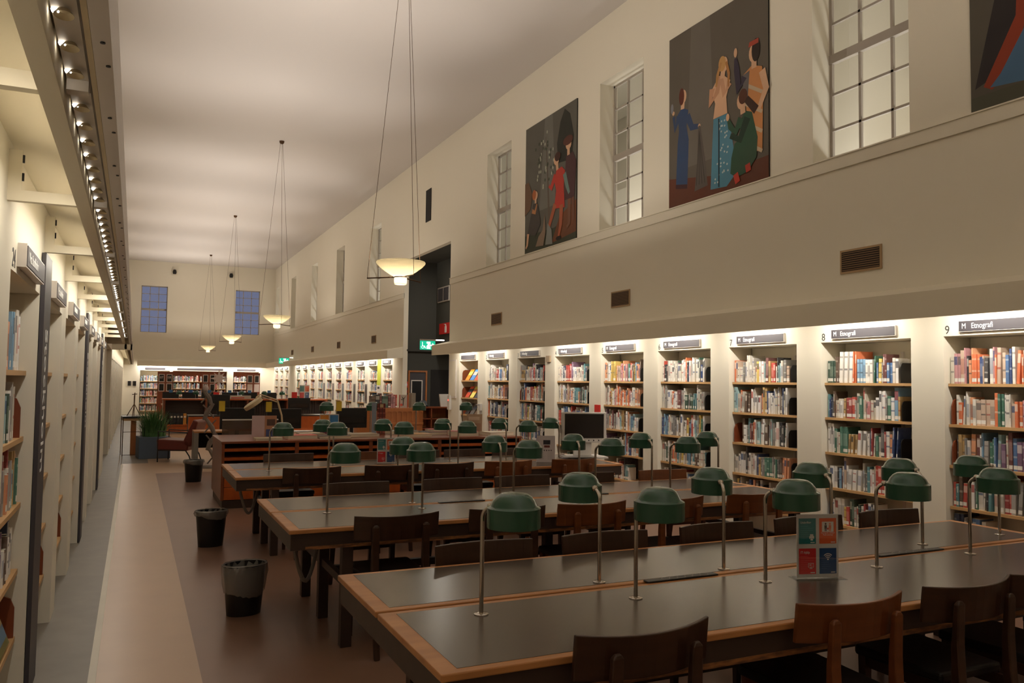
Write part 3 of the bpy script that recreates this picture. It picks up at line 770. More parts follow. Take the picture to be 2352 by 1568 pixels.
# ------------------------------------------------------------------ table signs
def card(mb, x0, x1, z0, z1, c, y=0):
    mb.poly([(x0, y, z0), (x1, y, z0), (x1, y, z1), (x0, y, z1)], 0, tuple(v/255 for v in c))
def disc(mb, cx, cz, r, y, c, a0=0, a1=2*PI, r0=0, n=18):
    c = tuple(v/255 for v in c)
    P = [(cx+r*math.cos(a0+(a1-a0)*i/n), y, cz+r*math.sin(a0+(a1-a0)*i/n)) for i in range(n+1)]
    Q = [(cx+r0*math.cos(a0+(a1-a0)*i/n), y, cz+r0*math.sin(a0+(a1-a0)*i/n)) for i in range(n, -1, -1)] if r0 else []
    if r0:
        for i in range(n): mb.poly([P[i], P[i+1], Q[n-i-1], Q[n-i]], 0, c)
    else: mb.poly(P[:-1] if abs(a1-a0-2*PI) < 1e-6 else P, 0, c)
def four_card_sign(label, x, y, z, rz, S=1.0, detail=True):
    t = thing('table_sign', label, 'sign', (x, y, z), rz, 'four-colour sign holders')
    h = .298*S; w = .212*S
    MB().box(-w/2-.02, w/2+.02, -.045, .045, 0, .003).box(-w/2, w/2, -.004, -.001, .003, h).box(-w/2, w/2, .0028, .0045, .003, h).build('acrylic_holder', M_acry, t)
    pr = MB(); W = (232, 226, 222)
    pr.box(-w/2+.001, w/2-.001, -.0005, .0025, .004, h-.001, 0, tuple(v/255 for v in W))
    y0 = -.0009
    cs = [(30, 142, 146), (250, 108, 56), (236, 44, 52), (34, 84, 142)]
    cells = []
    for q, c in enumerate(cs):
        cx = -w*.245 if q % 2 == 0 else w*.245; cz = h*.735 if q < 2 else h*.265
        a, b = w*.205, h*.2
        cells.append((cx, cz, a, b)); card(pr, cx-a, cx+a, cz-b, cz+b, c, y0)
    y1 = -.0013; I = (228, 222, 216)
    if detail:
        for q in (0, 2, 3):                                            # fine print
            cx, cz, a, b = cells[q]
            for r in range(7): card(pr, cx-a*.8, cx-a*.8+a*(1.5 if r % 3 else .9)*(.75 if r > 3 else 1), cz+b*(.38-.16*r)-.0006, cz+b*(.38-.16*r)+.0006, tuple(int(.7*v+.3*230) for v in cs[q]), y1)
        cx, cz, a, b = cells[0]; x = cx+a*.5; zz = cz-b*.5              # printer
        card(pr, x-.012, x+.012, zz-.006, zz+.007, I, y1); card(pr, x-.008, x+.008, zz+.008, zz+.015, I, y1); card(pr, x-.008, x+.008, zz-.015, zz-.002, cs[0], y1-.0002); card(pr, x-.006, x+.006, zz-.014, zz-.003, I, y1-.0004)
        cx, cz, a, b = cells[1]                                        # two people in a frame
        card(pr, cx-a*.68, cx+a*.68, cz-b*.08, cz+b*.72, I, y1)
        for dx, c in ((-.011, (70, 60, 60)), (.011, (232, 130, 90))):
            disc(pr, cx+dx, cz+b*.55, .0048, y1-.0002, c)
            card(pr, cx+dx-.0062, cx+dx+.0062, cz+b*.18, cz+b*.45, c, y1-.0002)
            card(pr, cx+dx-.005, cx+dx-.0008, cz-b*.02, cz+b*.18, c, y1-.0002); card(pr, cx+dx+.0008, cx+dx+.005, cz-b*.02, cz+b*.18, c, y1-.0002)
        card(pr, cx-.004, cx+.004, cz+b*.1, cz+b*.24, (200, 50, 40), y1-.0004)
        cx, cz, a, b = cells[2]; x = cx+a*.4; zz = cz-b*.35             # screen
        card(pr, x-.014, x+.014, zz-.008, zz+.012, I, y1); card(pr, x-.012, x+.012, zz-.006, zz+.010, cs[2], y1-.0002); disc(pr, x-.004, zz+.003, .004, y1-.0004, I); disc(pr, x-.004, zz+.003, .002, y1-.0006, cs[2])
        card(pr, x+.003, x+.0045, zz-.003, zz+.008, I, y1-.0004); card(pr, x-.002, x+.002, zz-.012, zz-.008, I, y1); card(pr, x-.008, x+.008, zz-.014, zz-.012, I, y1)
        for q in range(4):
            cx, cz, a, b = cells[q]; card(pr, cx+a*.35, cx+a*.85, cz-b*.92, cz-b*.85, I, y1)
    cx, cz, a, b = cells[3]                                            # wireless symbol
    disc(pr, cx, cz+b*.12, .004*S, y1, I)
    for r in (.011, .019, .027): disc(pr, cx, cz+b*.1, (r+.0025)*S, y1, I, PI*.25, PI*.75, (r-.0015)*S, 10)
    p = pr.build('printed_card', M_print, t)
    if detail:
        cx, cz, a, b = cells[0]; text('lettering', 'Utskrifter', .0145, (cx-a*.82, y1-.0004, cz+b*.6), ROT_F, M_text, t, .95, .0001)
        cx, cz, a, b = cells[2]; text('lettering', 'IT-hjälp', .0165, (cx-a*.82, y1-.0004, cz+b*.6), ROT_F, M_text, t, .95, .0001)
        cx, cz, a, b = cells[1]; text('lettering', 'Varning för stölder!\nTheft warning!', .0092, (cx, y1-.0004, cz-b*.36), ROT_F, M_text, t, .95, .0001, 'CENTER')
    return t
four_card_sign('clear sign holder with four coloured notices standing on the nearest reading table', 2.945, 2.865, .7412, -.28, 1.0)
four_card_sign('clear sign holder with four coloured notices standing on the third reading table', 2.52, 8.59, .7412, -.25, .95)
t = thing('table_sign', 'white leaflet stand picturing a screen beside the magnifier monitor on the third table', 'sign', (4.29, 8.22, .7412), -.42)
pr = MB().box(-.105, .105, 0, .004, 0, .3, 0, (.82, .78, .78)).box(-.105, .105, .004, .06, 0, .004, 0, (.82, .78, .78))
card(pr, -.03, .05, .2, .25, (60, 56, 64), -.0006); card(pr, -.02, .045, .165, .19, (120, 60, 56), -.0006)
for q in range(6): card(pr, -.075+.026*q, -.062+.026*q, .125, .14, (90, 80, 80), -.0006)
for q in range(4):
    for c in (-.075, .02): card(pr, c, c+.055, .10-.022*q, .107-.022*q, (180, 170, 170), -.0006)
pr.build('printed_card', M_print, t)

# ------------------------------------------------------------------ magnifier monitor on the third table
t = thing('magnifier_monitor', 'grey framed reading magnifier monitor at the right end of the third table', 'monitor', (5.02, 8.62, .7412), -.28)
MB().box(-.28, .28, -.03, .03, .18, .55).build('casing', M_plast, t, bevel=.008)
MB().box(-.245, .245, -.0335, -.0295, .235, .53).build('screen', M_screen, t)
for q in range(7):
    MB().lathe([(.008, 0), (.007, .004), (0, .0045)], 12, (-.19+.062*q, -.03, .208), M=Matrix.Rotation(PI/2, 4, 'X')).build('knob', M_redwood if q == 3 else M_black, t)
MB().box(-.12, .1, .0, .05, .02, .2).build('column', M_plast, t)
MB().box(-.2, .26, -.2, .2, 0, .02).build('reading_tray', M_plast, t, bevel=.004)
MB().box(-.3, .1, -.28, -.02, .0205, .026).build('tray_slide', M_grey, t)

# ------------------------------------------------------------------ waste bins
def bin_(label, x, y, S, liner_drop, sx=1.15):
    t = thing('waste_bin', label, 'waste bin', (x, y, 0), .2, 'black waste bins along the walkway')
    rt, rb, h = .128*S, .1*S, .335*S
    body = [(0, .003), (rb, .003), (rb+.002, .0), (rt, h), (rt+.006, h+.003), (rt+.006, h+.009), (rt-.003, h+.009), (rb-.004, .01), (0, .01)]
    MB().lathe(body, 32, sx=sx, sy=.88).build('body', M_black, t)
    rng = random.Random(int(x*100+y)); n = 44; mb = MB(); V = []
    lv = [(-liner_drop, 1.02), (-liner_drop*.6, 1.05), (-liner_drop*.25, 1.055), (.012, 1.05), (.018, 1.0), (-.02, .95), (-.12, .9), (-.2, .84)]
    for dz, k in lv:
        for q in range(n):
            a = 2*PI*q/n; z = h+dz; rr = (rb+(rt-rb)*max(0, min(1, z/h)))*k+rng.uniform(-.003, .004)+.004*math.sin(q*2.3+dz*30)+(.005 if dz <= 0 and k > 1 else 0)
            zz = z+(.02*math.sin(a*2+1)+rng.uniform(-.006, .006) if dz == -liner_drop else rng.uniform(-.002, .002))
            V.append((rr*math.cos(a)*sx, rr*math.sin(a)*.88, zz))
    F = [(i*n+q, i*n+(q+1) % n, (i+1)*n+(q+1) % n, (i+1)*n+q) for i in range(len(lv)-1) for q in range(n)]
    mb.add(V, F, 0, (1, 1, 1), True); mb.build('liner', M_liner, t)
bin_('black waste bin with a clear liner hanging halfway down, nearest on the walkway', .75, 6.0, 1.0, .19)
bin_('black waste bin with a short folded liner, middle one along the walkway', .735, 8.53, 1.0, .05)
bin_('black waste bin by the end of the mahogany cabinet, farthest on the walkway', .91, 13.9, 1.0, .05)

# ------------------------------------------------------------------ mahogany map cabinet
CX0, CX1, CY0, CY1, CZ = 1.035, 5.25, 10.85, 12.15, .85
t = thing('map_cabinet', 'long mahogany map cabinet with open flat shelves and orange drawers', 'cabinet', (CX0, CY0, 0))
W = CX1-CX0; D = CY1-CY0
MB().box(.02, W-.02, .02, D-.02, 0, .105).build('plinth', M_apron, t)
MB().box(-.008, W+.008, -.012, D+.01, CZ-.03, CZ).build('worktop', M_cab, t, bevel=.004)
for x in (0, W-.035): MB().box(x, x+.035, 0, D, .105, CZ-.0302).build('side_panel', M_cab, t)
MB().box(.035, W-.035, D*.5, D*.5+.02, .105, CZ-.031).build('back_panel', M_void, t)
for i, px in enumerate((1.972, 2.967, 3.965)): MB().box(px-CX0-.025, px-CX0+.025, .004, D*.5, .107, CZ-.032).build('divider', M_cab, t)
xs = [.036, 1.972-CX0-.026, 1.972-CX0+.026, 2.967-CX0-.026, 2.967-CX0+.026, 3.965-CX0-.026, 3.965-CX0+.026, W-.036]
for b in range(4):
    a, c = xs[2*b], xs[2*b+1]
    for z in (.72, .605, .49): MB().box(a, c, .012, D*.5, z, z+.038).build('shelf', M_drawer, t)
    for z0, z1 in ((.11, .265), (.27, .38), (.385, .485)):
        d = MB().box(a+.003, c-.003, .006, .4, z0, z1).build('drawer', M_drawer, t, bevel=.002)
        MB().box((a+c)/2-.05, (a+c)/2+.05, -.006, .006, (z0+z1)/2-.012, (z0+z1)/2+.012).build('handle', M_bronze, d)
# lamps on the cabinet
for i, (x, y) in enumerate([(2.553, 11.95), (3.246, 11.95), (3.968, 11.95), (4.74, 11.95)]):
    place_lamp(x, y, .8505, -90, 'green desk lamp on the mahogany map cabinet, %s from the left' % ORD[i])
# books lying on the cabinet
def flat_book(x, y, z, w, d, h, rz, cov, label):
    c = tuple(v/255 for v in cov); p = (.84, .79, .7)
    mb = MB(); b = .003
    pts = [(-d/2, 0), (d/2, 0), (d/2, b), (-d/2+b, b), (-d/2+b, h-b), (d/2, h-b), (d/2, h), (-d/2, h)]
    mb.prism(pts, -w/2, w/2, 0, 0, c)
    mb.box(-w/2+.004, w/2-.004, -d/2+b, d/2-.004, b, h-b, 0, p)
    o = mb.build('book', M_book); o.location = (x, y, z); o.rotation_euler = (0, 0, rz)
    return tag(o, label, 'book', 'large books lying on the map cabinet')
zc = CZ+.0005
flat_book(1.62, 11.0, zc, .34, .26, .03, PI, (190, 174, 140), 'cream open book lying on the cabinet before the leaflet stand')
flat_book(2.06, 11.12, zc, .4, .3, .055, PI+.06, (206, 72, 58), 'thick red book lying near the left of the cabinet behind a lamp')
flat_book(2.32, 11.75, zc, .36, .3, .035, PI, (184, 172, 146), 'pale book lying at the back of the cabinet beside the tilted notices')
flat_book(2.52, 11.12, zc, .42, .3, .04, PI-.1, (92, 80, 70), 'dark bound book lying open-edged at the front of the cabinet')
flat_book(2.97, 11.42, zc, .44, .34, .04, PI+.1, (176, 160, 134), 'wide ivory book lying on the cabinet below the tartan stand')
flat_book(2.78, 11.85, zc, .3, .24, .03, PI, (150, 146, 140), 'grey catalogue lying behind the wide ivory book on the cabinet')
flat_book(3.7, 11.82, zc, .44, .32, .05, PI+.08, (140, 140, 128), 'olive folio lying near the second cabinet lamp')
flat_book(3.72, 11.2, zc, .42, .3, .04, PI-.12, (206, 158, 100), 'tan folio lying at the front edge of the cabinet')
flat_book(4.19, 11.56, zc, .5, .36, .045, PI+.12, (52, 76, 92), 'slate blue folio lying under the third cabinet lamp')
flat_book(4.17, 11.56, zc+.0455, .3, .25, .035, PI, (196, 50, 52), 'bright red book stacked on the slate blue folio')
flat_book(4.42, 11.12, zc, .42, .3, .075, PI-.18, (176, 34, 42), 'very thick crimson book with white page edges on the cabinet')
flat_book(5.0, 11.2, zc, .42, .32, .05, PI+.15, (178, 160, 128), 'worn beige folio lying at the right end of the cabinet')
# standing display things on the cabinet
t = thing('leaflet_stand', 'tall slim stand with a red tartan cover on the cabinet', 'display stand', (3.3, 11.7, CZ+.0005), -.2)
MB().box(-.1, .1, -.06, .06, 0, .012).build('base', M_cab, t)
mb = MB().box(-.02, .1, -.02, -.012, .012, .46, 0, (.42, .14, .12))
for q in range(6): mb.box(-.021, .101, -.0215, -.02, .03+.07*q, .045+.07*q, 0, (.62, .34, .28))
for q in range(2): mb.box(.01+.04*q, .02+.04*q, -.0225, -.0215, .012, .46, 0, (.25, .1, .1))
mb.box(-.1, -.03, -.02, -.014, .012, .47, 0, (.5, .54, .6)).box(.02, .07, -.023, -.0215, .4, .45, 0, (.75, .66, .5))
mb.build('tartan_cover', M_print, t)
o = MB().box(-.12, .12, 0, .03, 0, .3, 0, (.66, .56, .46)).box(-.09, .08, -.001, 0, .21, .26, 0, (.78, .7, .62)).box(-.1, .1, -.001, 0, .02, .16, 0, (.6, .46, .36)).build('picture_book', M_print)
o.location = (4.78, 11.55, CZ+.0005); o.rotation_euler = (0, 0, -.35); tag(o, 'beige picture book standing upright near the fourth cabinet lamp', 'book')
t = thing('leaflet_stand', 'pink and orange leaflet standing open at the left of the cabinet', 'display stand', (1.67, 11.68, CZ+.0005), -.1)
MB().box(-.17, .0, -.003, .0, 0, .29, 0, (.78, .68, .68)).box(0, .16, -.002, .001, 0, .29, 0, (.7, .5, .38)).box(.02, .12, -.0035, -.002, .0, .1, 0, (.25, .3, .5)).box(.03, .14, -.0035, -.002, .15, .24, 0, (.35, .25, .22)).build('printed_card', M_print, t)
MB().box(-.1, .1, .0, .1, 0, .003).build('foot', M_acry, t)
t = thing('leaflet_stand', 'sign with orange, blue, purple and red squares on the back of the cabinet', 'display stand', (2.6, 11.82, CZ+.0005), 0)
mb = MB().box(-.14, .14, 0, .004, 0, .3, 0, (.8, .76, .74))
for x, z, c in ((-.07, .22, (226, 150, 60)), (.07, .22, (60, 130, 190)), (-.07, .08, (120, 50, 80)), (.07, .08, (210, 50, 56))): card(mb, x-.06, x+.06, z-.065, z+.065, c, -.001)
mb.build('printed_card', M_print, t)
# bench magnifier lamp
t = thing('magnifier_lamp', 'beige jointed magnifier lamp with a round head leaning over the cabinet', 'lamp', (1.98, 12.02, CZ+.0005))
MB().lathe([(0, 0), (.08, 0), (.075, .02), (.02, .03), (0, .03)], 20).build('base', M_beige, t)
MB().tube([(0, 0, .02), (-.03, -.01, .28), (-.1, -.03, .5)], .013, 8).build('lower_arm', M_beige, t)
MB().tube([(-.1, -.03, .5), (-.34, -.05, .58)], .009, 8).tube([(-.1, -.03, .47), (-.34, -.05, .55)], .007, 8).build('upper_arm', M_beige, t)
Mh = Matrix.Translation((-.43, -.06, .44)) @ Matrix.Rotation(-.62, 4, 'Y')
MB().tube([(-.34, -.05, .58), (-.39, -.055, .54), (-.41, -.06, .47)], .012, 8).build('elbow', M_beige, t)
MB().lathe([(.1, -.02), (.135, -.022), (.14, -.01), (.14, .03), (.12, .04), (0, .042)], 28, M=Mh).lathe([(.1, -.02), (0, -.018)], 28, M=Mh).build('lamp_head', M_beige, t)

# ------------------------------------------------------------------ staff area behind the cabinet
t = thing('desk', 'staff desk mostly hidden behind the mahogany cabinet', 'desk', (1.2, 12.9, 0))
MB().box(0, 2.7, 0, .9, .71, .74).build('desktop', M_oak, t)
for x in (.05, 2.6): MB().box(x, x+.05, .05, .85, 0, .709).build('leg', M_apron, t)
def monitor(label, x, y, z, w, h, rz=0, tagc=False, back=True):
    t = thing('monitor', label, 'monitor', (x, y, z), rz, 'black monitors at the staff desks')
    MB().box(-w/2, w/2, -.02, .025, .12, .12+h).build('casing', M_black, t, bevel=.006)
    MB().box(-w*.42, w*.42, -.035, -.0205, .2, .12+h*.55).build('rear_cover', M_screen, t)
    MB().box(-.03, .03, .0, .02, .01, .2).build('stand', M_black, t)
    MB().box(-.11, .11, -.08, .08, 0, .012).build('base', M_black, t)
    if tagc: MB().box(-w/2-.02, -w/2+.07, -.0275, -.0255, .12+h-.05, .12+h+.11).build('yellow_tag', M_yellow, t)
monitor('black monitor with a yellow tag behind the smoky partition', 1.49, 13.35, .7405, .52, .33, 0, True)
monitor('black monitor with a yellow tag right of the magnifier lamp', 2.2, 13.3, .7405, .54, .32, 0, True)
monitor('black monitor with a yellow tag behind the tartan stand', 3.3, 13.3, .7405, .5, .33, 0, True)
t = thing('desk_partition', 'smoky plexiglass partition with blurred blue reflections behind the cabinet', 'partition', (1.22, 12.85, 0))
MB().box(0, .82, -.004, .004, .6, 1.02).build('plexiglass', M_plexi, t)
MB().box(0, .82, -.008, .008, 1.02, 1.04).box(0, .03, -.02, .02, 0, .6).box(.79, .82, -.02, .02, 0, .6).build('frame', M_white, t)
for j, (x0, x1, lab) in enumerate([(1.3, 2.32, 'far staff desk with an orange front panel left of the counter'), (3.84, 5.08, 'far staff desk with orange front panels right of the magnifier lamp')]):
    t = thing('desk', lab, 'desk', (x0, 22.4, 0), 0, 'far staff desks')
    MB().box(0, x1-x0, 0, .8, .66, .69).build('desktop', M_black, t)
    MB().box(0, x1-x0, .0, .02, .34, .659).build('front_panel', M_drawer, t)
    for x in (.02, x1-x0-.06): MB().box(x, x+.04, .05, .75, 0, .659).build('leg', M_apron, t)
monitor('black monitor on the far left staff desk', 2.05, 22.7, .6905, .56, .42)
monitor('black monitor on the far right staff desk', 4.15, 22.7, .6905, .6, .34)
# long open counter
t = thing('service_counter', 'long wooden service counter with dark slatted compartments before the end wall', 'counter', (.8, 26, 0))
W = 4.82; H = 1.04
MB().box(-.02, W+.02, -.02, .72, H-.04, H).build('worktop', M_drawer, t)
for x in (0, W-.06): MB().box(x, x+.06, 0, .7, 0, H-.041).build('side_panel', M_cab, t)
for x in (1.2, 2.4, 3.6): MB().box(x-.03, x+.03, .0, .5, .28, H-.042).build('divider', M_cab, t)
MB().box(.06, W-.06, .45, .5, .05, H-.042).build('back_panel', M_apron, t)
MB().box(.06, W-.06, .0, .5, .24, .279).build('shelf', M_drawer, t)
for q in range(4): MB().box(.065+1.175*q, 1.22+1.175*q, .03, .3, .06, .235).build('drawer', M_drawer, t)
mb = MB()
for q in range(44): mb.box(1.3+.075*q, 1.325+.075*q, .4, .42, .29, H-.05)
mb.build('slatted_panel', M_apron, t)
rng = random.Random(3)
for q in range(5):
    c = [(26, 26, 30)]*4+[(206, 138, 52)]
    cc = tuple(v/255 for v in c[q])
    o = MB().box(0, .085, 0, .28, 0, .32, 0, cc).box(.015, .07, -.002, 0, .2, .25, 0, (.85, .83, .8)).build('binder', M_print)
    o.location = (1.0+.092*q, 26.02, .2795); tag(o, ('black ring binder, %s from left in the counter' % ORD[q]) if q < 4 else 'orange ring binder right of the black ones in the counter', 'binder', 'ring binders in the counter')
# table row beyond the counter
t = thing('reading_table', 'far reading table hidden beyond the service counter', 'table', (.9, 30.5, 0))
MB().box(0, 4.4, 0, 1.2, .7, .74).build('tabletop', M_edge, t)
for x in (.3, 4.0):
    for y in (.1, 1.1): MB().box(x, x+.07, y-.035, y+.035, 0, .699).build('leg', M_apron, t)
for i, x in enumerate((1.45, 2.0, 3.54, 4.34, 4.98)): place_lamp(x, 30.8, .7405, -90, 'distant green desk lamp beyond the service counter, %s from left' % ORD[i])
for i, x in enumerate((1.2, 1.85, 2.5, 3.2, 3.9, 4.6)):
    t = thing('monitor', 'distant black monitor with a blue tag beyond the counter, %s from left' % ORD[i], 'monitor', (x, 31.3, .7405), 0, 'distant black monitors')
    MB().box(-.27, .27, -.02, .02, .1, .42).build('casing', M_black, t); MB().box(-.08, .08, -.06, .06, 0, .11).build('base', M_black, t); MB().box(-.06, .06, -.024, -.02, .4, .5).build('blue_tag', M_blue, t)
t = thing('paper_star', 'white paper star on a thin stem standing on the counter', 'decoration', (2.36, 26.25, H))
mb = MB(); P = []
for q in range(16):
    a = PI/2+2*PI*q/16; r = (.26 if q % 4 == 0 else .22) if q % 2 == 0 else .1; P.append((r*math.cos(a), .62+r*math.sin(a)*1.15))
mb.prism(P, -.012, .012, 1).build('star', M_paper, t)
MB().tube([(0, 0, 0), (0, 0, .45)], .012, 8).build('stem', M_shelf, t)
o = MB().box(-.08, .08, -.04, .04, 0, .2).build('document_box', M_red); o.location = (2.28, 26.12, H); tag(o, 'small red box on the counter beneath the paper star', 'box')
o = MB().box(-.08, .08, -.04, .04, 0, .22).build('document_box', M_red); o.location = (4.62, 26.12, H); tag(o, 'small red box at the right of the counter beside the notices', 'box')
four_card_sign('small four-colour notice standing at the right end of the service counter', 4.95, 26.2, H+.0005, 0, 1.5, False)
o = MB().box(-.3, .3, -.1, .1, 0, .1, 0, (.75, .7, .64)).box(-.28, .1, -.11, -.1, .02, .05, 0, (.8, .3, .25)).build('paper_stack', M_print); o.location = (3.0, 26.2, H); tag(o, 'stack of white papers on the counter right of the paper star', 'papers')
# display boards at the end wall
for i, (x0, x1, z0) in enumerate([(.95, 1.6, .02), (2.82, 3.42, .02), (4.78, 5.4, .02)]):
    t = thing('display_board', 'red-brown display board with dark framed pictures at the end wall, %s from left' % ORD[i], 'display board', (x0, YE-.55, 0), 0, 'display boards at the end wall')
    MB().box(0, x1-x0, 0, .03, z0, 1.95).build('board', M_redwood, t)
    for r in range(2):
        for c in range(2):
            a = .05+c*(x1-x0)*.5; b = a+(x1-x0)*.5-.08; zt = 1.84-r*.42
            f = MB().box(a, b, -.012, 0, zt-.36, zt).build('picture_frame', M_paper, t)
            if not (i == 2 and r == 1): MB().box(a+.03, b-.03, -.014, -.0121, zt-.33, zt-.03).build('picture', M_screen, f)
            if i == 0 and r == 0: text('lettering', ('07', '08')[c], .15, ((a+b)/2, -.0145, zt-.2), ROT_F, M_paper, f, .9, .0005, 'CENTER')
# armchair
t = thing('armchair', 'oxblood leather armchair on dark steel legs beside the fern planter', 'armchair', (.86, 17.5, 0), math.radians(68))
MB().prism([(.33, .24), (.34, .45), (-.3, .42), (-.26, .22)], -.3, .3, 0).build('seat_cushion', M_redlea, t, bevel=.025)
MB().prism([(-.2, .3), (-.17, .42), (-.36, .84), (-.45, .8), (-.33, .3)], -.3, .3, 0).build('backrest', M_redlea, t, bevel=.03)
for sx in (-.29, .29):
    MB().tube([(sx, .31, 0), (sx, .31, .6), (sx, -.26, .58)], .013, 8).build('arm_frame', M_black, t)
    MB().tube([(sx, -.22, .24), (sx, -.3, .12), (sx, -.34, 0)], .013, 8).build('rear_leg', M_black, t)
    MB().tube([(sx, .31, .23), (sx, -.22, .23)], .012, 8).build('side_rail', M_black, t)
# planter with fern
t = thing('potted_plant', 'feathery green fern in a square slate blue planter by the aisle', 'plant', (.4, 18.4, 0), .1)
MB().prism([(-.3, -.3), (.3, -.3), (.3, .3), (-.3, .3)], 0, .44, 2).build('planter', M_planter, t, bevel=.01)
rng = random.Random(11); mb = MB()
for q in range(420):
    a = rng.uniform(0, 2*PI); rr = rng.uniform(0, .24); L = rng.uniform(.32, .68); out = rng.uniform(.05, .27)
    if math.cos(a) > .2 and rng.random() < .4: L *= 1.15
    b = Vector((rr*math.cos(a), rr*math.sin(a), .41)); dr = Vector((math.cos(a), math.sin(a), 0)); sd = Vector((-math.sin(a), math.cos(a), 0))
    V = []
    for k2 in range(5):
        u = k2/4; p = b+dr*out*u*u+Vector((0, 0, L*(u-.45*u*u*out*2.2))); w = .018*(1-u)+.002
        V += [p-sd*w, p+sd*w]
    mb.add(V, [(2*i, 2*i+1, 2*i+3, 2*i+2) for i in range(4)])
mb.build('foliage', M_leaf, t)
# display stand with a tripod figure
t = thing('display_stand', 'dark topped display stand on thin metal legs with a wooden column', 'stand', (.02, 19.05, 0), .1)
MB().box(-.23, .23, -.2, .2, .79, .83).build('tabletop', M_black, t)
MB().box(-.21, .21, -.18, .18, .74, .789).build('wooden_frame', M_shelf, t)
MB().box(-.05, .05, -.05, .05, .0, .74).build('column', M_oak, t)
for x in (-.22, .22):
    for y in (-.19, .19): MB().box(x-.008, x+.008, y-.008, y+.008, 0, .79).build('leg', M_bronze, t)
MB().box(-.22, .22, -.196, -.186, .5, .51).box(-.22, .22, -.196, -.186, .02, .03).build('crossbar', M_bronze, t)
t = thing('tripod_figure', 'slender bronze tripod figure standing on the display stand', 'sculpture', (.02, 19.05, .8305), .1)
for a in (.5, 2.6, 4.4): MB().tube([(.15*math.cos(a), .15*math.sin(a), .004), (0, 0, .26)], .008, 6).build('leg', M_bronze, t)
MB().tube([(0, 0, 0), (0, 0, .42), (.005, 0, .5)], [.007, .014, .008], 8).tube([(-.05, 0, .46), (.05, 0, .47)], .008, 6).build('body', M_bronze, t)
# grey side table and jointed sculpture
t = thing('side_table', 'grey panelled side table with a wood-edged top behind the cabinet', 'table', (1.06, 16.36, 0), 0)
MB().box(0, .62, 0, .6, .62, .65).build('tabletop', M_edge, t)
MB().box(0, .08, 0, .6, 0, .619).box(.54, .62, 0, .6, 0, .619).build('side_panel', M_grey, t)
MB().box(.08, .54, .5, .52, .3, .619).build('back_panel', M_void, t)
t = thing('lattice_sculpture', 'tall grey sculpture of crossed jointed limbs behind the side table', 'sculpture', (1.38, 16.0, 0))
MB().lathe([(0, 0), (.24, 0), (.23, .025), (.04, .04), (0, .04)], 24, sx=1.2, sy=.8).build('base', M_stone, t)
zz = [.03, .32, .6, .88, 1.16, 1.42]
for q in range(5):
    s = -1 if q % 2 else 1; sh = -.1*q*.35
    M0 = [(.08*s+sh, 0, zz[q]), (.03*s+sh, .01, (zz[q]+zz[q+1])/2), (-.08*s+sh, 0, zz[q+1]+.03)]
    MB().tube(M0, [.03, .05, .028], 7).build('limb', M_stone, t)
    MB().tube([(-.1*s+sh, .03, zz[q]+.04), (.1*s+sh, .03, zz[q+1])], .014, 6).build('rod', M_stone, t)
MB().lathe([(0, -.06), (.045, -.04), (.055, 0), (.04, .05), (0, .06)], 14, (-.17, 0, 1.47)).build('top_knob', M_paper, t)
# arched desk by the opening
t = thing('arched_desk', 'carved oak desk with a row of round arches in front of the tall opening', 'desk', (4.82, 17.75, 0))
MB().box(0, 1.25, 0, .6, 1.0, 1.035).build('worktop', M_oak, t)
MB().box(.01, 1.24, .02, .58, 0, .999).build('body', M_oak, t)
mb = MB()
n = 10; w = 1.23/n
for q in range(n):
    x0 = .01+q*w
    pts = [(x0, .71), (x0, 1.0), (x0+w, 1.0), (x0+w, .71), (x0+w-.012, .71)]
    c = x0+w/2; r = w/2-.012
    pts += [(c+r*math.cos(PI*i/8), .91+r*math.sin(PI*i/8)) for i in range(9)]+[(x0+.012, .71)]
    mb.prism(pts, .0, .019, 1)
mb.box(.0, 1.25, -.012, .019, .66, .71).build('arcade', M_oak, t)
MB().prism([(-.0, -.0), (-.22, .28), (-.22, .6), (0, .6)], 0, 1.03, 2).build('angled_end', M_oak, t)
rng = random.Random(9)
BC = [(28, (120, 92, 74)), (17, (50, 40, 36)), (21, (130, 100, 96)), (14, (34, 60, 42)), (21, (110, 50, 50)), (22, (150, 104, 104)), (22, (140, 96, 100)), (5, (190, 60, 50))]
x = 4.86
for q, (ci, c) in enumerate(BC):
    w = (.1, .09, .05, .14, .06, .05, .05, .04)[q]; h = .27+.03*(q % 3)
    x += w/2
    o = book_mesh(MB(), w-.004, h, .2, ci, rng).build('book', M_book)
    o.matrix_world = Matrix.Translation((x, 17.85, 1.0355)) @ Matrix.Rotation(PI/2, 4, 'Z')
    tag(o, 'old bound %s volume, %s from left standing on the arched oak desk' % (NAMES[ci], ORD[q]), 'book', 'volumes on the arched desk')
    x += w/2+.004
mb = MB().box(-.1, .1, 0, .03, 0, .3, 0, (.72, .66, .6)).box(-.1, -.085, -.0008, 0, 0, .3, 0, (.7, .2, .16)).box(.085, .1, -.0008, 0, 0, .3, 0, (.7, .2, .16))
for p in ([(-.02, .05), (0, .05), (.01, .2), (.06, .28), (.0, .22), (-.05, .27), (-.015, .19)], [(-.07, .2), (-.03, .17), (-.02, .2)]): mb.poly([(a, -.0008, b) for a, b in p], 0, (.25, .22, .2))
disc(mb, -.05, .07, .03, -.0012, (210, 90, 70))
o = mb.build('picture_book', M_print); o.location = (5.62, 17.85, 1.0355); tag(o, 'red-edged picture book with a bare tree facing out on the arched desk', 'book')
o = MB().box(-.05, .05, 0, .2, 0, .34, 0, (.55, .5, .44)).build('magazine_file', M_print); o.location = (5.86, 17.85, 1.0355); tag(o, 'tall beige file standing at the right end of the arched desk', 'box')
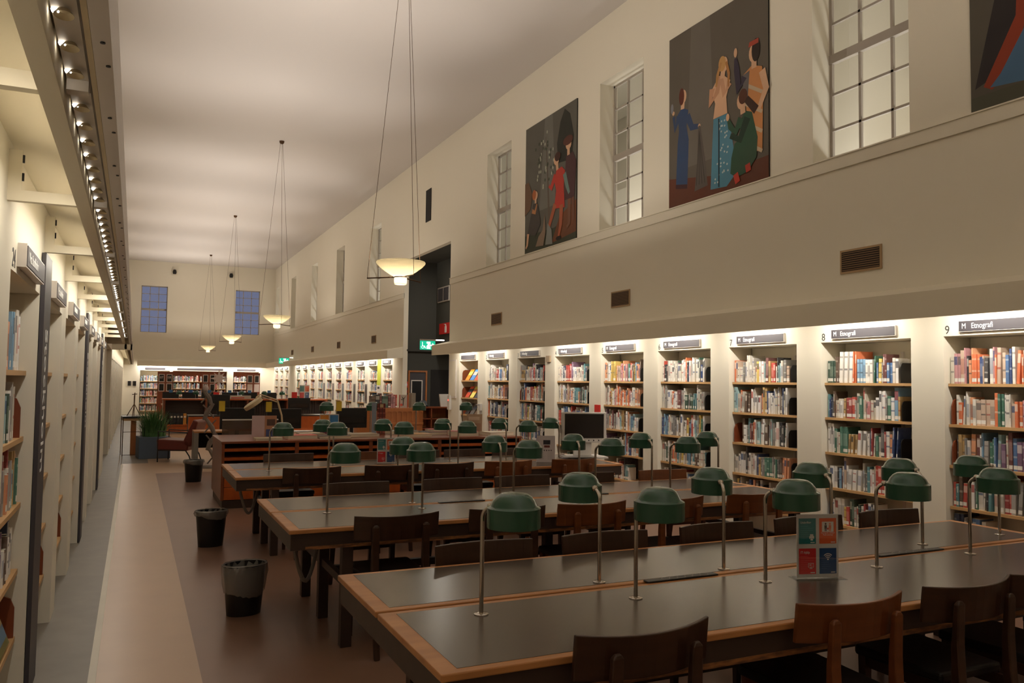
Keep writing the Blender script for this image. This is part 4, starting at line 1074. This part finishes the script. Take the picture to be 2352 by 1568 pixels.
# low bookcase seen through the opening
t = thing('low_bookcase', 'low brown bookcase standing in the dark passage opening', 'bookcase', (6.12, 18.1, 0))
W = .78
MB().box(-.02, W+.02, -.01, .36, 1.02, 1.05).build('worktop', M_cab, t)
for x in (0, W*.33, W-.03): MB().box(x, x+.03, 0, .35, 0, 1.019).build('side_panel', M_cab, t)
MB().box(.03, W-.03, .32, .35, .02, 1.018).build('back_panel', M_oak, t)
for z in (.1, .55, .78): MB().box(.03, W-.03, .0, .32, z-.025, z).build('shelf', M_cab, t)
o = MB().prism([(-.1, 0), (.09, 0), (.09, .3), (-.14, .3)], 0, .05, 1).build('notice_panel', M_plast); o.location = (6.76, 18.2, 1.0505); tag(o, 'pale slanted notice panel standing on the low bookcase in the passage', 'sign')
o = MB().box(-.08, .08, 0, .16, 0, .02).prism([(.06, .02), (.16, .13), (.155, .14), (.05, .03)], -.08, .08, 0).build('laptop', M_black); o.location = (6.28, 18.25, 1.0505); tag(o, 'small black open laptop on the low bookcase beside the framed notice', 'laptop')
# passage door with notice, alarm, dark doorway, vent, signs
t = thing('notice_door', 'grey door panel framed in orange wood with a black notice in the passage', 'door', (6.26, 19.45, 0))
MB().box(0, .42, -.03, -.002, 0, 1.88).build('panel', M_sign, t)
MB().box(-.04, .0, -.05, -.002, 0, 1.92).box(.42, .46, -.05, -.002, 0, 1.92).box(0, .42, -.05, -.002, 1.88, 1.92).build('door_frame', M_oak, t)
f = MB().box(.04, .34, -.04, -.031, 1.08, 1.68).build('notice_frame', M_white, t); MB().box(.065, .315, -.042, -.0401, 1.105, 1.655).build('notice', M_black, f)
structure(MB().box(6.83, 7.75, 19.435, 19.4495, 0, 1.95).build('dark_doorway_1', M_void))  # open doorway's shade painted as a flat near-black panel
t = thing('fire_alarm', 'red fire alarm call point on the passage wall left of the framed door', 'fire alarm', (6.165, 19.45, 1.45))
MB().box(-.05, .05, -.05, -.001, .04, .19).box(-.045, .045, -.03, -.001, -.1, -.02).build('housing', M_red, t)
MB().box(-.03, .03, -.053, -.0501, .08, .14).build('panel', M_text, t)
t = thing('air_vent', 'pale framed vent high on the dark passage wall', 'vent', (6.95, 18.5, 3.64), 0)
MB().box(-.02, -.001, 0, .82, 0, .38).build('frame', M_winfr, t)
mb = MB()
mb.box(-.023, -.0201, .03, .39, .03, .35).box(-.023, -.0201, .43, .79, .03, .35); mb.build('louvre', M_sign, t)
t = thing('fire_extinguisher_sign', 'red fire extinguisher sign on the dark passage wall', 'sign', (6.95, 18.45, 2.83), 0)
MB().box(-.03, -.001, -.25, .68, 0, .27).build('panel', M_red, t)
P = [(.0, .03), (.11, .03), (.11, .17), (.085, .2), (.07, .2), (.07, .22), (.16, .235), (.16, .245), (.04, .24), (.03, .2), (.02, .2), (0, .17)]
MB().prism([(.16+1.1*p[0], p[1]) for p in P], -.034, -.0301, 0).build('extinguisher_symbol', M_text, t)
# exit signs
def exit_sign(label, x, y, z, w):
    t = thing('exit_sign', label, 'exit sign', (x, y, z), 0, 'illuminated exit signs')
    h = w*.56
    MB().box(0, w, 0, .02, 0, h).build('panel', M_exit, t)
    MB().box(0, XR-x, .0, .03, h+.005, h+.035).build('lamp_bar', M_plast, t)
    MB().box(w*1.05, w*1.6, -.004, .034, h+.012, h+.0345).build('lamp_tube', M_led, t)
    p = MB(); e = (1, 1, 1); Y = -.002
    def q(pts): p.poly([(a*w, Y, b*h) for a, b in pts])
    q([(.62, .42), (.8, .42), (.8, .22), (.97, .5), (.8, .78), (.8, .58), (.62, .58)])
    q([(.42, .1), (.68, .1), (.68, .36), (.6, .36), (.6, .64), (.68, .64), (.68, .9), (.42, .9), (.42, .7), (.5, .7), (.5, .55), (.42, .4)])
    for i in range(14):
        a0, a1 = PI*.9+i/14*PI*1.3, PI*.9+(i+1)/14*PI*1.3
        p.poly([((.17*1+.11*math.cos(a0))*w, Y, (.34+.2*math.sin(a0))*h), ((.17+.11*math.cos(a1))*w, Y, (.34+.2*math.sin(a1))*h), ((.17+.085*math.cos(a1))*w, Y, (.34+.155*math.sin(a1))*h), ((.17+.085*math.cos(a0))*w, Y, (.34+.155*math.sin(a0))*h)])
    q([(.12, .78), (.17, .78), (.17, .86), (.12, .86)]); q([(.13, .4), (.17, .4), (.17, .75), (.13, .75)]); q([(.13, .36), (.28, .36), (.33, .14), (.37, .18), (.31, .43), (.13, .43)])
    p.build('symbols', M_exitw, t)
exit_sign('lit green exit sign with wheelchair and arrow by the tall opening', 5.575, 16.6, 2.335, .345)
exit_sign('distant lit green exit sign near the end of the right wall', 5.5, 34.9, 2.33, .42)

# ------------------------------------------------------------------ wall vents, panels and small fittings
for i, (y0, z0) in enumerate([(5.12, 2.71), (9.2, 2.71), (13.42, 2.71), (21.9, 2.7), (26.2, 2.7), (30.5, 2.7), (34.8, 2.7)]):
    t = thing('air_vent', 'brown louvred vent in the right wall, %s from the near end' % ORD[i], 'vent', (XR, y0, z0), 0, 'brown louvred vents along the right wall')
    MB().box(-.012, -.001, 0, .47, 0, .225).build('frame', M_ventf, t)
    mb = MB().box(-.0135, -.0121, .02, .45, .02, .205, 1)
    for q in range(9): mb.box(-.017, -.0136, .02, .45, .026+.02*q, .036+.02*q, 0)
    mb.build('louvre', [M_vent, M_void], t)
o = MB().box(-.012, 0, 0, .36, 0, .75).build('wall_slot', M_void); o.location = (XR-.001, 17.45, 5.36); tag(o, 'tall narrow dark slot high on the wall above the opening', 'vent')
t = thing('access_panel', 'pale recessed access panel beside the tall opening', 'panel', (XR, 15.68, 1.31))
MB().box(-.012, -.001, 0, .42, 0, .8).build('frame', M_white, t); MB().box(-.014, -.0121, .03, .39, .03, .77).build('panel', M_pelm, t)
t = thing('card_reader', 'white card reader with a red light at the corner of the opening', 'card reader', (XR, 15.95, 1.06))
MB().box(-.05, -.001, 0, .12, 0, .3).build('housing', M_plast, t); MB().lathe([(.018, 0), (.014, .008), (0, .009)], 12, (-.05, .06, .2), M=Matrix.Rotation(-PI/2, 4, 'Y')).build('indicator', M_redled, t)
t = thing('door_handle_plate', 'pale keypad with lever handle on the pier between bays one and two', 'handle', (XR, 14.3, 1.05))
MB().box(-.03, -.001, 0, .12, .05, .18).box(-.02, -.001, .04, .08, -.06, .0499).build('keypad', M_plast, t); MB().tube([(-.03, .06, .16), (-.06, .06, .16), (-.06, .16, .16)], .01, 8).build('lever', M_grey, t)
o = MB().box(-.03, -.001, 0, .13, 0, .1).build('sensor_box', M_tan); o.location = (XR, 11.48, 1.985); tag(o, 'small tan box on the pier between bays three and four', 'sensor')
o = MB().box(-.012, -.001, 0, .15, 0, .15).build('red_placard', M_red); o.location = (XR, 9.95, 1.19); tag(o, 'small red square placard on the pier beside bay five', 'sign')
t = thing('banner', 'tall lime yellow banner on the first far pier past the opening', 'banner', (XR-.02, 21.36, 1.15))
MB().box(0, .012, 0, .3, .38, 1.08).build('panel', M_lime, t); MB().box(0, .012, 0, .3, 0, .379).build('lower_panel', M_white, t); MB().box(-.0015, 0, .05, .25, .28, .34).build('printed_lines', M_sign, t)
for i, y in enumerate((22.75, 24.1, 25.6, 27.0, 28.42)):
    t = thing('pier_poster', 'grey picture poster on the %s far pier of the right wall' % ORD[i], 'poster', (XR-.003, y, 1.0), 0, 'picture posters on the far piers')
    MB().box(0, .002, 0, .27, 0, .55, 0, (.5, .48, .46)).box(-.001, 0, .03, .24, .06, .5, 0, ((.3, .28, .27), (.42, .4, .38), (.5, .55, .58), (.55, .5, .5), (.5, .5, .55))[i]).build('printed_card', M_print, t)
for i, x in enumerate((.25, 1.215, 4.353, 5.37)):
    o = MB().lathe([(.1, -.001), (.1, -.02), (.075, -.025), (.07, -.01), (0, -.01)], 20, M=Matrix.Rotation(-PI/2, 4, 'X') @ Matrix.Scale(-1, 4, (0, 0, 1))).build('round_vent', M_void)
    o.location = (x, YE, 3.06); tag(o, 'small round dark vent on the end wall, %s from left' % ORD[i], 'vent', 'round vents on the end wall')
for i, x in enumerate((1.53, 4.01)):
    t = thing('wall_spotlight', 'small dark spotlight under the ceiling on the end wall, %s' % ('left of the pair' if i == 0 else 'right of the pair'), 'spotlight', (x, YE, 6.55), 0, 'spotlights on the end wall')
    MB().box(-.14, .14, -.02, -.001, -.14, .1).build('backplate', M_pelm, t); MB().lathe([(0, -.1), (.07, -.09), (.09, 0), (.06, .1), (0, .12)], 14, (0, -.1, 0)).build('lamp_head', M_black, t)
for i, x in enumerate((-.19, .02)):
    t = thing('framed_notice', 'small dark framed notice at the left of the end wall, %s of the two' % ('left' if i == 0 else 'right'), 'picture', (x, YE, 1.28), 0, 'framed notices on the end wall')
    MB().box(-.08, .08, -.02, -.001, 0, .24).build('frame', M_plast, t); MB().box(-.065, .065, -.022, -.0201, .015, .225).build('picture', M_screen, t)

# ------------------------------------------------------------------ murals: generic robed figures on dark grounds
def mural(name, label, y0, y1, z0, z1, draw):
    t = thing('mural', label, 'mural', (XR, y1, z0)); W = y1-y0; H = z1-z0
    MB().box(-.018, -.001, -W, 0, 0, H).build('canvas', M_void, t)
    mb = MB(); st = [0]
    def poly(pts, c):
        st[0] += 1
        mb.poly([(-.0182-.00012*st[0], -u*W, v*H) for u, v in pts], 0, tuple(x/255 for x in c))
    def ell(cu, cv, ru, rv, c, n=16, tilt=0):
        poly([(cu+ru*math.cos(2*PI*i/n)*math.cos(tilt)-rv*H/W*math.sin(2*PI*i/n)*math.sin(tilt), cv+ru*W/H*math.cos(2*PI*i/n)*math.sin(tilt)+rv*math.sin(2*PI*i/n)*math.cos(tilt)) for i in range(n)], c)
    def limb(pts, w, c):
        n = len(pts); L = []; Rr = []
        for i, (u, v) in enumerate(pts):
            a = pts[max(i-1, 0)]; b = pts[min(i+1, n-1)]; du = (b[0]-a[0])*W; dv = (b[1]-a[1])*H; m = math.hypot(du, dv) or 1
            ww = w[i] if isinstance(w, (list, tuple)) else w
            L.append((u-dv/m*ww/W, v+du/m*ww/H)); Rr.append((u+dv/m*ww/W, v-du/m*ww/H))
        poly(L+Rr[::-1], c)
    draw(poly, ell, limb, W, H)
    mb.build('painted_surface', M_paint, t)
SK = (216, 172, 138)
def scene_a(poly, ell, limb, W, H):
    poly([(0, 0), (1, 0), (1, 1), (0, 1)], (98, 90, 80)); poly([(.2, .2), (.5, .2), (.45, 1), (.25, 1)], (110, 103, 94)); poly([(0, 0), (1, 0), (1, .11), (.5, .1), (0, .17)], (100, 54, 36))
    # blue robed attendant with a mirror
    poly([(.08, .1), (.21, .08), (.225, .36), (.2, .44), (.22, .53), (.15, .56), (.1, .53), (.115, .43), (.1, .36)], (52, 72, 106)); poly([(.08, .1), (.21, .08), (.21, .105), (.08, .125)], (66, 34, 38))
    limb([(.11, .52), (.07, .45), (.055, .53)], [.05, .045, .03], (52, 72, 106)); limb([(.21, .5), (.26, .42), (.33, .41)], [.05, .045, .03], (52, 72, 106)); ell(.34, .41, .014, .012, SK)
    ell(.05, .55, .014, .012, SK); ell(.035, .58, .016, .03, (130, 130, 136)); limb([(.155, .55), (.16, .6)], .035, SK); ell(.165, .62, .034, .04, SK); ell(.145, .625, .03, .05, (94, 44, 30))
    # hanging grey cloth
    poly([(.33, .41), (.35, .41), (.4, .22), (.43, .06), (.29, .05), (.32, .2)], (92, 84, 78))
    for q in range(4): limb([(.34, .38), (.31+.03*q, .08)], .006, (66, 60, 56))
    # central figure in pale bodice and blue skirt
    poly([(.46, .03), (.62, .02), (.72, .08), (.645, .38), (.63, .41), (.49, .41), (.48, .3)], (82, 136, 158))
    rng = random.Random(2)
    for q in range(34):
        u, v = rng.uniform(.5, .64), rng.uniform(.05, .38); ell(u, v, .008, .006, (186, 200, 200), 6)
    limb([(.545, .4), (.545, .03)], .008, (34, 50, 62)); poly([(.49, .41), (.63, .41), (.62, .5), (.66, .58), (.6, .62), (.52, .61), (.47, .57), (.51, .49)], SK)
    limb([(.48, .58), (.46, .5), (.53, .55), (.56, .63)], [.05, .05, .04, .03], (196, 146, 112)); limb([(.65, .57), (.6, .52), (.57, .62)], [.05, .045, .03], (200, 152, 118))
    limb([(.58, .61), (.59, .65)], .04, SK); ell(.6, .68, .036, .042, SK); ell(.58, .69, .036, .042, (196, 150, 92)); limb([(.57, .7), (.535, .64), (.52, .58)], [.02, .025, .015], (186, 136, 80)); limb([(.62, .69), (.645, .62), (.64, .55)], [.018, .022, .012], (176, 122, 70))
    # standing figure in a striped orange gown
    poly([(.84, .16), (.95, .14), (.96, .5), (.95, .57), (.86, .6), (.78, .57), (.8, .45)], (204, 138, 84))
    for q in range(4): limb([(.79, .52-.1*q), (.95, .44-.1*q)], .02, (200, 176, 146))
    poly([(.78, .57), (.84, .58), (.82, .42), (.78, .46)], (104, 98, 98)); limb([(.79, .56), (.74, .5), (.72, .62), (.71, .68)], [.05, .05, .045, .02], (58, 50, 66)); ell(.71, .71, .016, .025, SK)
    limb([(.95, .55), (.985, .45), (.92, .36)], [.05, .045, .03], SK); limb([(.88, .58), (.88, .63)], .04, SK); ell(.87, .66, .036, .045, SK); ell(.895, .67, .036, .06, (40, 28, 24)); poly([(.83, .7), (.92, .7), (.92, .725), (.84, .725)], (170, 70, 50))
    # kneeling figure in green
    poly([(.66, .08), (.72, .05), (.82, .06), (.9, .12), (.91, .22), (.86, .36), (.8, .38), (.74, .32), (.78, .25), (.7, .23), (.67, .16)], (46, 80, 58))
    limb([(.76, .35), (.71, .29), (.66, .33), (.64, .37)], [.05, .045, .04, .02], (46, 80, 58)); ell(.635, .385, .016, .02, SK); limb([(.82, .34), (.75, .24), (.66, .28)], [.055, .05, .03], (30, 54, 40)); limb([(.78, .37), (.775, .42)], .04, SK)
    ell(.76, .44, .036, .042, SK); ell(.78, .46, .04, .04, (84, 46, 30)); limb([(.81, .44), (.9, .36)], [.04, .05], (60, 34, 24)); limb([(.71, .07), (.73, .02)], .04, (190, 60, 44)); limb([(.82, .1), (.83, .06)], .04, (190, 60, 44))
def scene_b(poly, ell, limb, W, H):
    poly([(0, 0), (1, 0), (1, 1), (0, 1)], (94, 91, 83)); poly([(.3, .3), (.62, .3), (.55, 1), (.4, 1)], (112, 110, 102)); poly([(0, 0), (1, 0), (1, .2), (.6, .13), (0, .14)], (62, 66, 50)); poly([(.55, .02), (1, .05), (1, .28), (.7, .2)], (112, 66, 40))
    poly([(.66, .6), (.92, .58), (.95, .75), (.88, .92), (.78, .98), (.7, .9), (.64, .75)], (40, 42, 36)); limb([(.5, .2), (.47, .5), (.42, .85)], [.03, .02, .01], (96, 84, 72))
    rng = random.Random(4)
    for q in range(46):
        a = rng.uniform(0, 2*PI); r = rng.uniform(.3, 1); u, v = .4+.22*r*math.cos(a), .68+.22*r*math.sin(a); ell(u, v, .012, .014, (176, 178, 158) if q % 2 else (60, 70, 54), 6)
    poly([(0, .3), (.12, .34), (.16, .45), (.08, .56), (0, .56)], (110, 82, 60))
    # dark cloaked figure
    poly([(.8, .3), (.97, .3), (1, .55), (.94, .63), (.82, .62), (.8, .5)], (74, 44, 48)); limb([(.88, .3), (.88, .12), (.84, .1)], [.05, .04, .03], (120, 80, 60)); limb([(.94, .3), (.96, .14)], [.05, .03], (110, 70, 52)); limb([(.86, .62), (.86, .67)], .04, SK); ell(.86, .7, .05, .04, SK); ell(.85, .73, .09, .035, (84, 46, 36))
    # red tunic figure
    poly([(.6, .27), (.8, .25), (.78, .42), (.8, .52), (.74, .56), (.64, .55), (.6, .48), (.64, .4)], (186, 60, 48)); limb([(.62, .3), (.56, .22), (.5, .14), (.48, .1)], [.055, .05, .04, .02], (170, 92, 62)); limb([(.74, .28), (.73, .14), (.69, .05)], [.06, .05, .03], (170, 92, 62))
    limb([(.62, .52), (.54, .43), (.5, .46)], [.05, .05, .03], (186, 60, 48)); limb([(.79, .5), (.84, .4), (.88, .34)], [.05, .045, .03], (110, 134, 128)); limb([(.66, .55), (.65, .6)], .04, SK); ell(.64, .63, .05, .04, SK); ell(.66, .65, .055, .035, (66, 36, 28)); ell(.69, .04, .05, .015, (40, 30, 28)); ell(.48, .1, .04, .015, (40, 30, 28))
    # seated figure and dog
    poly([(.06, .14), (.24, .12), (.34, .2), (.3, .3), (.26, .38), (.18, .37), (.14, .3)], (70, 64, 60)); limb([(.08, .15), (.06, .06), (.03, .04)], [.04, .03, .02], SK); limb([(.16, .32), (.22, .3), (.26, .36)], [.04, .04, .02], (176, 120, 76)); limb([(.23, .37), (.23, .4)], .03, SK); ell(.23, .43, .045, .035, SK); ell(.2, .44, .04, .04, (176, 100, 56))
    poly([(.24, .03), (.4, .02), (.44, .12), (.42, .26), (.38, .14), (.3, .1)], (140, 118, 98)); poly([(.44, .02), (.58, .01), (.56, .12), (.48, .18)], (132, 134, 130))
def scene_c(poly, ell, limb, W, H):
    poly([(0, 0), (1, 0), (1, 1), (0, 1)], (92, 86, 76)); poly([(0, 0), (1, 0), (1, .06), (0, .05)], (84, 84, 70))
    poly([(.02, .08), (.16, .12), (.24, .35), (.25, .8), (.16, .8), (.12, .4)], (48, 42, 44)); poly([(.06, .08), (.1, .06), (.2, .12), (.26, .3), (.3, .8), (.24, .8), (.21, .3)], (150, 60, 36))
    poly([(.09, .07), (.3, .05), (.7, .06), (.66, .3), (.6, .48), (.3, .48), (.25, .25), (.14, .11)], (76, 112, 146))
    rng = random.Random(8)
    for q in range(26): ell(rng.uniform(.26, .6), rng.uniform(.08, .45), .011, .008, (178, 190, 196), 6)
    poly([(.3, .48), (.6, .48), (.62, .7), (.28, .7)], SK); ell(.45, .82, .06, .06, SK); ell(.44, .86, .075, .05, (120, 70, 40)); poly([(.3, .05), (.38, .03), (.4, .06), (.32, .07)], (190, 52, 36))
mural('mural', 'large dark mural of four robed figures around a pale-haired woman in a blue skirt', 6.53, 8.30, 3.866, 6.03, scene_a)
mural('mural', 'smaller dark mural with a figure in a red tunic beneath trees', 10.67, 12.46, 3.866, 6.045, scene_b)
mural('mural', 'mural cut by the picture edge, showing a blue starry skirt and red cloak', 2.45, 4.235, 3.866, 6.03, scene_c)

# ------------------------------------------------------------------ pendant bowls
def pendant(label):
    t = thing('pendant_lamp', label, 'ceiling lamp', (0, 0, 0), 0, 'opal bowl pendant lamps')
    MB().lathe([(.075, 2.885), (.115, 2.9), (.19, 2.95), (.255, 3.0), (.288, 3.035), (.293, 3.05), (.288, 3.062), (.279, 3.05), (.25, 3.01), (.18, 2.963), (.11, 2.913), (.07, 2.9)], 40).build('glass_bowl', M_opal, t)
    MB().lathe([(0, 2.788), (.06, 2.789), (.071, 2.795), (.075, 2.81), (.075, 2.872), (.07, 2.872), (.07, 2.81), (.06, 2.798), (0, 2.797)], 28).build('glass_cup', M_opalcup, t)
    MB().lathe([(0, 2.872), (.078, 2.872), (.082, 2.878), (.078, 2.886), (0, 2.888)], 28).build('metal_ring', M_bronze, t)
    for a in (155, 275, 35):
        c, s = math.cos(math.radians(a)), math.sin(math.radians(a))
        MB().tube([(.07*c, .07*s, 2.878), (.4*c, .4*s, 2.862)], .008, 8).build('arm', M_bronze, t)
        MB().tube([(.395*c, .395*s, 2.86), (.395*c, .395*s, 2.9), (.03*c, .03*s, 6.96)], .0028, 6).build('suspension_wire', M_bronze, t)
    MB().lathe([(.0, 6.93), (.03, 6.935), (.05, 6.96), (.055, ZC-.0005), (0, ZC-.0005)], 20).build('canopy', M_bronze, t)
    return t
PX = 2.83
pn = pendant('opal glass bowl pendant hanging on wires, nearest of the row'); pn.location = (PX, 9.2, 0); pT = tree(pn)
PY = [9.2, 18.39, 27.57, 36.84, .05]
for i, y in enumerate(PY[1:]): dup(pn, (PX, y, 0), 0, 'opal glass bowl pendant hanging on wires, %s of the row' % ('second', 'third', 'farthest', 'the one overhead')[i], pT)

# ------------------------------------------------------------------ light
def light(name, kind, loc, power, col, rot=(0, 0, 0), size=.2, sy=None, spread=None):
    l = bpy.data.lights.new(name, kind); l.energy = power; l.color = col
    if kind == 'AREA':
        l.size = size
        if sy: l.shape = 'RECTANGLE'; l.size_y = sy
        if spread: l.spread = spread
    else: l.shadow_soft_size = size
    o = bpy.data.objects.new(name, l); COL.objects.link(o); o.location = loc; o.rotation_euler = rot
    o['kind'] = 'helper'
    return o
WARM = (1, .91, .79)
CEILC = (1, .91, .83)
SH = (1, .94, .85)
for y in PY:
    light('pendant_bulb', 'POINT', (PX, y, 2.99), 80, WARM, size=.04); light('pendant_cup_bulb', 'POINT', (PX, y, 2.835), 12, WARM, size=.03)
# uplights lying on top of the shelf pelmets, washing the ceiling
for y in (-1.4, 2.7, 6.9, 11.0, 15.0, 21.1, 25.1, 29.3, 33.4, 37.4):
    light('cove_uplight', 'AREA', (-.24, y, 2.62), 13.5, CEILC, (PI, math.radians(30), 0), .1, .8, math.radians(82))
    light('cove_uplight', 'AREA', (5.82, y, 2.56), 7.5, CEILC, (PI, math.radians(-40), 0), .1, 1.3, math.radians(70))
def shelf_light(x, y, z, p, L, rot, spread=None):
    light('shelf_strip_light', 'AREA', (x, y, z), p, SH, rot, .03, L, spread)
for b, (ya, yb) in BAYS.items():
    shelf_light(5.78, (ya+yb)/2+.02, 2.33, 1.3 if b == 3 else 5.4, .7, (0, -.42, 0))
for ya, yb in FAR: shelf_light(5.78, (ya+yb)/2, 2.33, 7, .8, (0, -.42, 0))
for ya, yb in LBAY+LBAYF: shelf_light(-.234, (ya+yb)/2, 2.37, 2.1, 1.1, (0, .25, 0))
for xa, xb in ENDB: light('shelf_strip_light', 'AREA', ((xa+xb)/2, YE-.29, 2.3), 12, SH, (.42, 0, 0), xb-xa-.1, .05)
for y in (-1, 5, 11, 23, 31, 38):
    light('outer_hall_light', 'AREA', (6.9, y, 3.4), 30, (1, .97, .93), (PI, math.radians(12), 0), .3, 4)
light('passage_light', 'AREA', (7.6, 17.6, 2.38), 9, WARM, (0, 0, 0), .6, .6)
light('passage_light', 'AREA', (6.5, 17.2, 4.6), 26, WARM, (0, 0, 0), .5, .6)

w = bpy.data.worlds.new('dusk_sky'); SC.world = w; w.use_nodes = True
bg = w.node_tree.nodes['Background']; bg.inputs['Color'].default_value = (.22, .24, .36, 1); bg.inputs['Strength'].default_value = .38

# ------------------------------------------------------------------ camera
cam = bpy.data.cameras.new('camera'); co = bpy.data.objects.new('camera', cam); COL.objects.link(co)
F_PX, YAW, PITCH, ROLL = 1849.94, .4376, .0513, -.0126
cam.sensor_fit = 'HORIZONTAL'; cam.sensor_width = 36; cam.lens = F_PX/2352*36; cam.clip_start = .05; cam.clip_end = 200
fw = Vector((math.sin(YAW)*math.cos(PITCH), math.cos(YAW)*math.cos(PITCH), math.sin(PITCH)))
rt = Vector((math.cos(YAW), -math.sin(YAW), 0)); up = rt.cross(fw)
cr, sr = math.cos(-ROLL), math.sin(-ROLL)
r2 = rt*cr+up*sr; u2 = up*cr-rt*sr
M = Matrix((r2, u2, -fw)).transposed().to_4x4(); M.translation = (0, 0, 1.64)
co.matrix_world = M
SC.camera = co
SC.view_settings.view_transform = 'Standard'; SC.view_settings.look = 'None'; SC.view_settings.gamma = 1; SC.view_settings.use_curve_mapping = False
SC.view_settings.exposure = 0.82
SC.cycles.max_bounces = 7; SC.cycles.diffuse_bounces = 4; SC.cycles.transparent_max_bounces = 8
